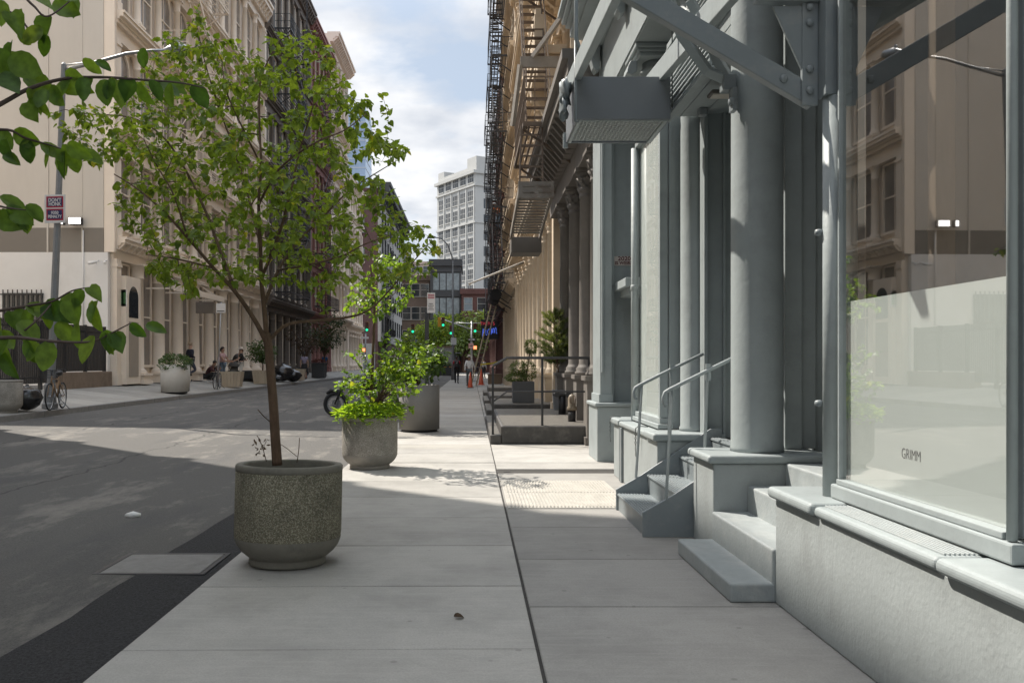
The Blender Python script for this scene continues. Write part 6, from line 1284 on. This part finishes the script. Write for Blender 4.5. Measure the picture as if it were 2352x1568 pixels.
slat_planter('cream slatted planter in front of the pushchair', -10.9, onp(533,-10.9)); slat_planter('cream slatted planter holding the tall leafy bush', -10.9, onp(603,-10.9)); slat_planter('cream slatted planter beside the rubbish bags', -10.9, onp(684,-10.9))
def bush(label, x, y, z, h, w_, m, seed, name='bush', n=900, size=.07, stemh=.5):
    t = thing(name, label, 'shrub' if name == 'bush' else 'tree', (x,y,z)); r = random.Random(seed); mb = MB()
    lm = [limb([(x,y,z),(x+.02,y,z+stemh*.6),(x,y+.02,z+stemh)], .03*h/1.5+.01, .02)]
    for k in range(9): a = 2*PI*k/9+r.random(); e = (x+w_*.42*math.cos(a), y+w_*.42*math.sin(a), z+stemh+(h-stemh)*r.uniform(.25,.95)); lm.append(limb([(x,y,z+stemh*r.uniform(.6,1)),(x+w_*.15*math.cos(a),y+w_*.15*math.sin(a),z+stemh+(h-stemh)*.25),e], .02*h/2+.004, .004))
    for p, q in lm[:1]: MB().tube(p, q, 8).build('trunk', BARK, t)
    mb = MB(); lf = MB(); [mb.tube(p, q, 5, False) for p, q in lm[1:]]
    per = max(8, n//40); cl = []
    for k in range(40):
        u_ = r.choice(lm[1:])[0]; cl.append(u_[r.randrange(len(u_)//2, len(u_))]+rv(r, w_*.16))
    for c_ in cl:
        for _ in range(per): d = rv(r); leaf(lf, c_+d*w_*.13, d+Vector((0,0,-.3)), Vector((0,0,1))+rv(r,.7), size*r.uniform(.6,1.3), r.choice([OVAL,HEART]), .25, .3)
    mb.build('branches', TWIGM, t); lf.build('leaves', m, t, fix=False); return t
bush('leafy dark green bush in the slatted planter behind the tree trunk', -10.9, onp(603,-10.9), .95, 1.75, 1.5, LEAF_S, 4, n=1500, size=.085, stemh=.6)
bush('small dark street tree over the far pavement past the rubbish bags', -11.2, onp(745,-11.2), .35, 4.9, 3.2, LEAF_D, 6, 'street_tree', 1500, .13, 1.9)
bush('thin reddish street tree by the cream stone columns', -11.4, onp(703,-11.4), .35, 3.9, 2.1, leafmat('reddish_leaf', (.04,.025,.02), (.075,.05,.035), .3), 7, 'street_tree', 700, .11, 1.5)
bush('bushy green street tree at the far side of the crossing', -5.6, 123, 0, 8.4, 5.4, LEAF, 12, 'street_tree', 3000, .3, 2.2); bush('tall light green street tree beside the neon sign', -1.2, 125, 0, 9.6, 7.4, leafmat('sun_lightened_leaf', (.13,.19,.06), (.24,.32,.11), .4), 13, 'street_tree', 4200, .32, 2.4)  # leaf colours lightened in place of sunlight on these shaded far trees
bush('round green street tree in front of the brown brick block', -8.3, 124, 0, 6.0, 4.2, LEAF, 14, 'street_tree', 2000, .3, 1.8)
sqp = thing('square_planter', 'dark grey square planter with dark red flowers', 'planter', (-10.9,61,.33)); MB().box(-11.35,-10.45,60.5,61.4,.34,1.36).build('box', DGREY, sqp, bevel=.02); MB().box(-11.4,-10.4,60.45,61.45,1.361,1.42).build('rim', DGREY, sqp, bevel=.01)
o = blob('flowering_plant', 'dark red flowering plants in the dark square planter', 'plant', (-10.9,61,1.5), .45, .45, .16, leafmat('dark_red_petal', (.09,.02,.025), (.14,.05,.045), .3), 400, .09, seed=8)
BAGM = mat('black_bin_bag', (.016,.016,.018), .22, .1, 3, 1.0, 9, spec=.7)
def bag(label, x, y, s, seed, sy=1.0, sh=1.0):
    mb = MB(); r = random.Random(seed); vs = []; n, m_ = 26, 18; z = gz(x)
    for i in range(m_+1):
        f = i/m_; prof = math.sin(PI*min(1, f*1.02))**.55 if f < .78 else max(.06, math.sin(PI*.78)**.55*(1-(f-.78)/.2)**1.2) if f < .965 else .10
        for k in range(n):
            a = 2*PI*k/n; d = Vector((math.cos(a), math.sin(a), f*2-1)); q = prof*(1+.20*mnoise.noise(d*2.2+Vector((seed,0,0)))+.09*mnoise.noise(d*6+Vector((0,seed,0)))+.06*math.sin(9*a+3*f+seed)*(f > .5)); vs.append((x+q*s*.5*math.cos(a), y+q*s*.5*sy*math.sin(a), z+f*s*.95*sh))
    fs = [(i*n+k, i*n+(k+1) % n, (i+1)*n+(k+1) % n, (i+1)*n+k) for i in range(m_) for k in range(n)]
    mb.add(vs, fs, True); return tag(mb.build('rubbish_bag', BAGM), label, 'rubbish bag', 'black rubbish bags on the far pavement')
bag('shiny black rubbish bag leaning by the round concrete planter', -10.62, 20.4, .66, 1)
bag('biggest black rubbish bag in the heap behind the tree trunk', -10.95, 49.5, 1.15, 2); bag('slumped black rubbish bag on the right side of the heap', -10.5, 50.2, .95, 3, 1, .9); bag('black rubbish bag behind the heap near the woman in the skirt', -11.4, 57.2, .9, 5, 1, .9); bag('squashed black rubbish bag in front of the heap', -11.1, 48.6, .7, 4, 1, .65)
stp = thing('entry_steps', 'dark stone entry steps on the far pavement behind the pushchair', 'steps', (-12.7,46,.55))
for k in range(3): MB().box(-13.2,-12.1+k*.33,45.4,48,.4+k*.2,.6+k*.2).build('step', DGREY, stp, bevel=.01)

# ---------------- near pavement furniture further down ----------------
dp = thing('drum_planter', 'plain dull grey drum planter behind the overflowing concrete planter', 'planter', (-1.10,18,0)); GP = mat('dull_grey_planter', (.20,.19,.175), .6, .06, 2, stain=(.25,.24,.22,.4), sscale=3)
MB().lathe((-1.10,18,.05), [(.40,0),(.425,.001),(.425,.93),(.40,.93),(.39,.85),(0,.85)], 56, False).build('drum', GP, dp); MB().lathe((-1.10,18,.001), [(.38,0),(.38,.06)], 32).build('plinth', BLACK, dp)
bush('dark shrub with broad leaves in the dull grey drum planter', -1.15, 18, .88, .95, 1.15, LEAF_S, 17, n=800, size=.09, stemh=.2)
def stoop(label, x0, x1, y0, y1, h, ribs=True, rail=False, group='black iron stoops along the shops'):
    t = thing('iron_stoop', label, 'stoop', ((x0+x1)/2,(y0+y1)/2,0), group); SM = mat('worn_black_iron', (.062,.058,.054), .55, .25, 6, .2, 60, stain=(.15,.14,.125,.6), sscale=5)
    MB().box(x0+.19,x1,y0,y1,0,h).build('platform', SM, t, bevel=.03, seg=3); MB().box(x0,x0+.20,y0-.02,y1,0,h*.52).build('step', SM, t, bevel=.025, seg=3)
    RB = mat('rubbed_iron_rib', (.30,.28,.25), .45, .2, 9); mb = MB(); y = y0+.08
    while y < y1-.05: mb.box(x0+.24,x1-.02,y,y+.05,h-.004,h+.008); mb.box(x0+.02,x0+.17,y,y+.05,h*.52-.004,h*.52+.008); y += .115
    mb.build('tread_ribs', RB, t)
    if rail:
        for xx, zz, zt in ((x0+.05,h*.5,1.38),(x0+.93,h,1.525),(x1-.16,h,1.525)): MB().box(xx-.02,xx+.02,y0+.06,y0+.10,zz,zt).build('post', BLACK, t)
        for za, zb, rr_ in ((1.39,1.53,.028),(.75,.93,.018)):
            MB().tube([(x0+.05,y0+.08,za),(x0+.30,y0+.08,zb),(x0+.40,y0+.08,zb),(x1-.14,y0+.08,zb)], rr_, 6, smooth=False).build('handrail', BLACK, t)
    return t
stoop('long black iron stoop with a black handrail and ribbed treads', .33, 2.25, 15.12, 20.6, .325, rail=True)
stoop('black iron stoop carrying the grey box of shrubs', .40, 2.3, 22.9, 26.5, .33); stoop('black iron stoop beyond the box of shrubs', .42, 2.3, 28.6, 32.5, .34); stoop('smallest black iron stoop, by the foot of the flagpole', .5, 2.3, 35, 38, .42)
def standpipe(label, x, y, head):
    t = thing('standpipe', label, 'standpipe', (x,y,.325)); MB().cyl((x,y,.325),(x,y,.325+(.40 if head else .22)),.075,n=16).build('pipe', BLACK, t); z = .325+(.40 if head else .22)
    if head: MB().box(x-.2,x+.2,y-.08,y+.08,z,z+.08).build('twin_head', BLACK, t, bevel=.03); [MB().cyl((x+s*.12,y-.16,z+.04),(x+s*.12,y-.05,z+.04),.06,n=12).build('hose_cap', DGREY, t) for s in (-1,1)]
    else: mb = MB(); mb.lathe((x,y,z), [(.095,0),(.095,.05),(.075,.08),(.075,.22),(.055,.28),(0,.31)], 16); mb.build('brass_head', mat('dull_brass', (.22,.18,.13), .5, .2, 9), t)
    if not head: MB().tube([(x-.05,y-.09,z+.27),(x-.04,y-.10,z+.15),(x+.04,y-.10,z+.12),(x+.05,y-.09,z+.27)], .012, 6).build('cap_chain', RUST, t)
standpipe('black twin headed standpipe on the ribbed stoop', 1.95, 18.4, True); standpipe('short standpipe with a dull brass head by the stoop handrail', 1.90, 16.15, False)
bxp = thing('box_planter', 'tall dark grey square box planter on the black stoop', 'planter', (1.42,23.6,.33)); MB().box(1.13,1.72,23.3,23.9,.345,.925).build('box', mat('slate_box', (.085,.088,.092), .55, .08, 3), bxp, bevel=.012); MB().box(1.17,1.68,23.34,23.86,.92,.935).build('soil', SOIL, bxp)
cfm = leafmat('conifer_leaf', (.05,.085,.022), (.12,.16,.045), .3)
sh2 = thing('conifer_shrub', 'clipped conifer shrub with a ball top in the tall square box', 'shrub', (1.42,23.6,.93)); MB().tube([(1.5,23.6,.93),(1.55,23.6,1.3),(1.62,23.6,1.75)], .02, 7).build('trunk', BARK, sh2)
for c_, rx, rz_, s in (((1.64,23.6,1.87),.17,.20,1),((1.30,23.6,1.28),.26,.19,2),((1.56,23.6,1.22),.24,.28,3),((1.22,23.55,1.03),.3,.1,4)): blob('foliage', None, None, c_, rx, rx, rz_, cfm, 700, .06, SLIM, parent=sh2, seed=s)
pp = thing('tall_planter', 'narrow grey square pot under the small pine', 'planter', (2.06,20.2,.33)); MB().prism([(1.95,.33),(2.17,.33),(2.2,.80),(1.92,.80)], 'y', 20.1, 20.35).build('pot', mat('pewter_pot', (.20,.205,.21), .4), pp, bevel=.01)
pine = thing('small_pine', 'small feathery pine tree in a narrow grey pot', 'tree', (2.06,20.22,.8)); r4 = random.Random(31); lm = [limb([(2.06,20.22,.78),(2.05,20.2,1.3),(1.96,20.2,1.9),(1.98,20.2,2.65)], .022, .006)]
MB().tube(*lm[0], n=8).build('trunk', BARK, pine); mb = MB(); nd = MB()
for k in range(90):
    f = r4.uniform(.0,1); a = r4.uniform(0, 2*PI); z = 1.42+1.2*f; w_ = (.13+.38*math.sin(PI*min(1,(1-f)*.85+.08))**.9)*(r4.uniform(.5,1)); c0 = Vector((2.04-.06*f,20.2,z-.12)); e = Vector((2.0+w_*math.cos(a)-.05*(1-f), 20.2+w_*math.sin(a), z+.06)); mb.tube([c0,c0.lerp(e,.5)+Vector((0,0,-.02)),e], [.006,.004,.002], 4, False)
    for _ in range(100): b = c0.lerp(e, r4.uniform(.4,1.05)); d = ((e-c0).normalized()*.7+rv(r4,.8)+Vector((0,0,.25))).normalized(); leaf(nd, b, d, rv(r4), r4.uniform(.07,.12), SLIM, .1, .1, .28)
mb.build('branches', TWIGM, pine); nd.build('needles', PINEM, pine, fix=False)
CONE = mat('cone_orange', (.55,.10,.045), .55, .06); 
def cone(label, x, y, z=0, s=1.0, tall=False):
    t = thing('traffic_cone', label, 'traffic cone', (x,y,z), 'orange traffic cones'); MB().box(x-.2*s,x+.2*s,y-.2*s,y+.2*s,z,z+.04).build('base', SK if not tall else CONE, t, bevel=.01); MB().lathe((x,y,z+.04), [(.15*s,0),(.03*s,.85*s),(.0,.86*s)], 18, False).build('cone_body', CONE, t)
    if tall:
        for k in range(2): MB().lathe((x,y,z+.35+k*.22), [(.107*s-.03*k,0),(.088*s-.03*k,.12)], 18, False).build('white_band', WHITE, t)
cone('orange traffic cone behind the man in the white shirt', -.07, 48.6); cone('banded orange traffic cone at the foot of the ladder', .62, 55, 0, 1.15, True)
la = thing('extension_ladder', 'long pale extension ladder leaning up to the black fire escape', 'ladder', (.15,53,0)); a0, a1 = Vector((.12,53,0)), Vector((2.02,50.6,7.6)); sd_ = Vector((.16,.12,0))
for s in (-1,1): MB().beam(a0+sd_*s, a1+sd_*s, .05, .09).build('rail', mat('ladder_yellow', (.50,.42,.30), .5, .1, 4), la)
mb = MB()
for k in range(1, 26): f = k/26; mb.beam(a0.lerp(a1,f)-sd_, a0.lerp(a1,f)+sd_, .03, .03)
mb.build('rungs', STEEL, la)
tag(MB().add([(.55,51.5,1.28),(.55,51.5,1.36),(1.3,51.7,1.44),(1.3,51.7,1.36),(2.2,52,1.62),(2.2,52,1.70)], [(0,1,2,3),(3,2,5,4)]).build('caution_tape', mat('tape_yellow', (.65,.52,.03), .5)), 'yellow caution tape strung from the ladder to the building', 'tape')
ne = thing('neon_sign', "hanging black sign with red and blue neon script reading there's nom", 'sign', (1.6,70,4.2)); MB().box(.78,2.2,70,70.15,3.35,4.95).build('board', SK, ne, bevel=.01)
for tx, z, s_, c_, x in (("THeRe'S", 4.62, .40, (1,.08,.12), 1.3),): m_ = place(text_mb(tx, s_, .004, .85, -.012), (x,69.98,z)); m_.build('neon_script', emit('neon_'+tx[:1], c_, .5), ne)
def stroke(pts, r_=.02): return MB().tube([(.86+u_*1.25, 69.96, 3.5+v_*.95) for u_, v_ in smooth_path([Vector((a, b, 0)) for a, b in pts], 5) for u_, v_ in [(u_, v_)]] if False else [(.86+q.x*1.25, 69.96, 3.5+q.y*.95) for q in smooth_path([Vector((a, b, 0)) for a, b in pts], 5)], r_, 6)
NBL = emit('neon_blue', (.12,.22,1), .35)
for pts in ([(.02,.1),(.08,.75),(.09,.3),(.17,.72),(.25,.7),(.26,.25),(.33,.2)], [(.45,.72),(.37,.55),(.40,.28),(.49,.28),(.54,.55),(.46,.73)], [(.60,.25),(.65,.78),(.66,.35),(.73,.76),(.79,.7),(.79,.35),(.87,.82),(.93,.75),(.93,.38),(1.0,.35)]): stroke(pts).build('neon_script', NBL, ne)
MB().box(2.1,2.25,70.02,70.1,4.5,4.6).build('bracket', BLACK, ne)
fp = thing('flagpole', 'bare cream flagpole slanting out from the cream colonnade', 'flagpole', (2.2,36,5.6)); MB().tube([(2.25,35.2,5.62),(-.06,33.6,4.55)], [.05,.035], 10).build('pole', mat('cream_pole', (.5,.47,.42), .5), fp); MB().ball((-.08,33.58,4.54), .06).build('finial', MATS['cream_pole'], fp); MB().box(2.18,2.26,35.1,35.3,5.45,5.75).build('bracket', BLACK, fp)
mb = MB(); mb.tube([(1.35,47,5.2),(1.35,51.5,5.2)], .32, 10); aw = thing('rolled_awning', 'rolled up black awning over the black iron shop front', 'awning', (1.5,49,5)); mb.build('roll', cloth('black_canvas', (.022,.022,.024)), aw); MB().beam((2.2,47.2,4.4),(1.3,47.2,5.0),.05,.05).beam((2.2,51.3,4.4),(1.3,51.3,5.0),.05,.05).build('arms', BLACK, aw)
sd = thing('dining_shed', 'street dining shed with a dark planter base and clear screens', 'shed', (-3.2,93,0)); MB().box(-4.6,-1.95,93,97,-.01,1.15).build('base', DGREY, sd, bevel=.03)
for k in range(4): MB().box(-4.3+k*.62,-3.95+k*.62,92.98,92.999,.92,.98).build('reflector', mat('reflector_amber', (.6,.32,.02), .4), sd)
for x in (-4.5,-2.05): MB().box(x-.06,x+.06,93.3,93.42,1.151,3.1).build('post', WOODM, sd)
MB().box(-4.7,-1.85,93.2,97,3.101,3.25).build('roof', WOODM, sd); MB().box(-4.4,-2.15,93.34,93.36,1.3,3.05).build('clear_screen', mat('dusty_acrylic', (.30,.30,.29), .2, .3, 2), sd)
blob('planter_grass', 'tufted green plants along the dining shed base', 'plant', (-3.2,93.1,1.3), 1.1, .12, .25, LEAF2, 260, .18, SLIM, seed=5)
bxs = thing('storage_crate', 'brown wooden crate on the pavement near the ladder', 'crate', (1.45,57,0)); MB().box(1.1,2.0,56.6,57.4,0,.62).build('crate', WOODM, bxs, bevel=.01); MB().box(1.05,2.05,56.55,57.45,.621,.68).build('lid', WOODM, bxs, bevel=.01)
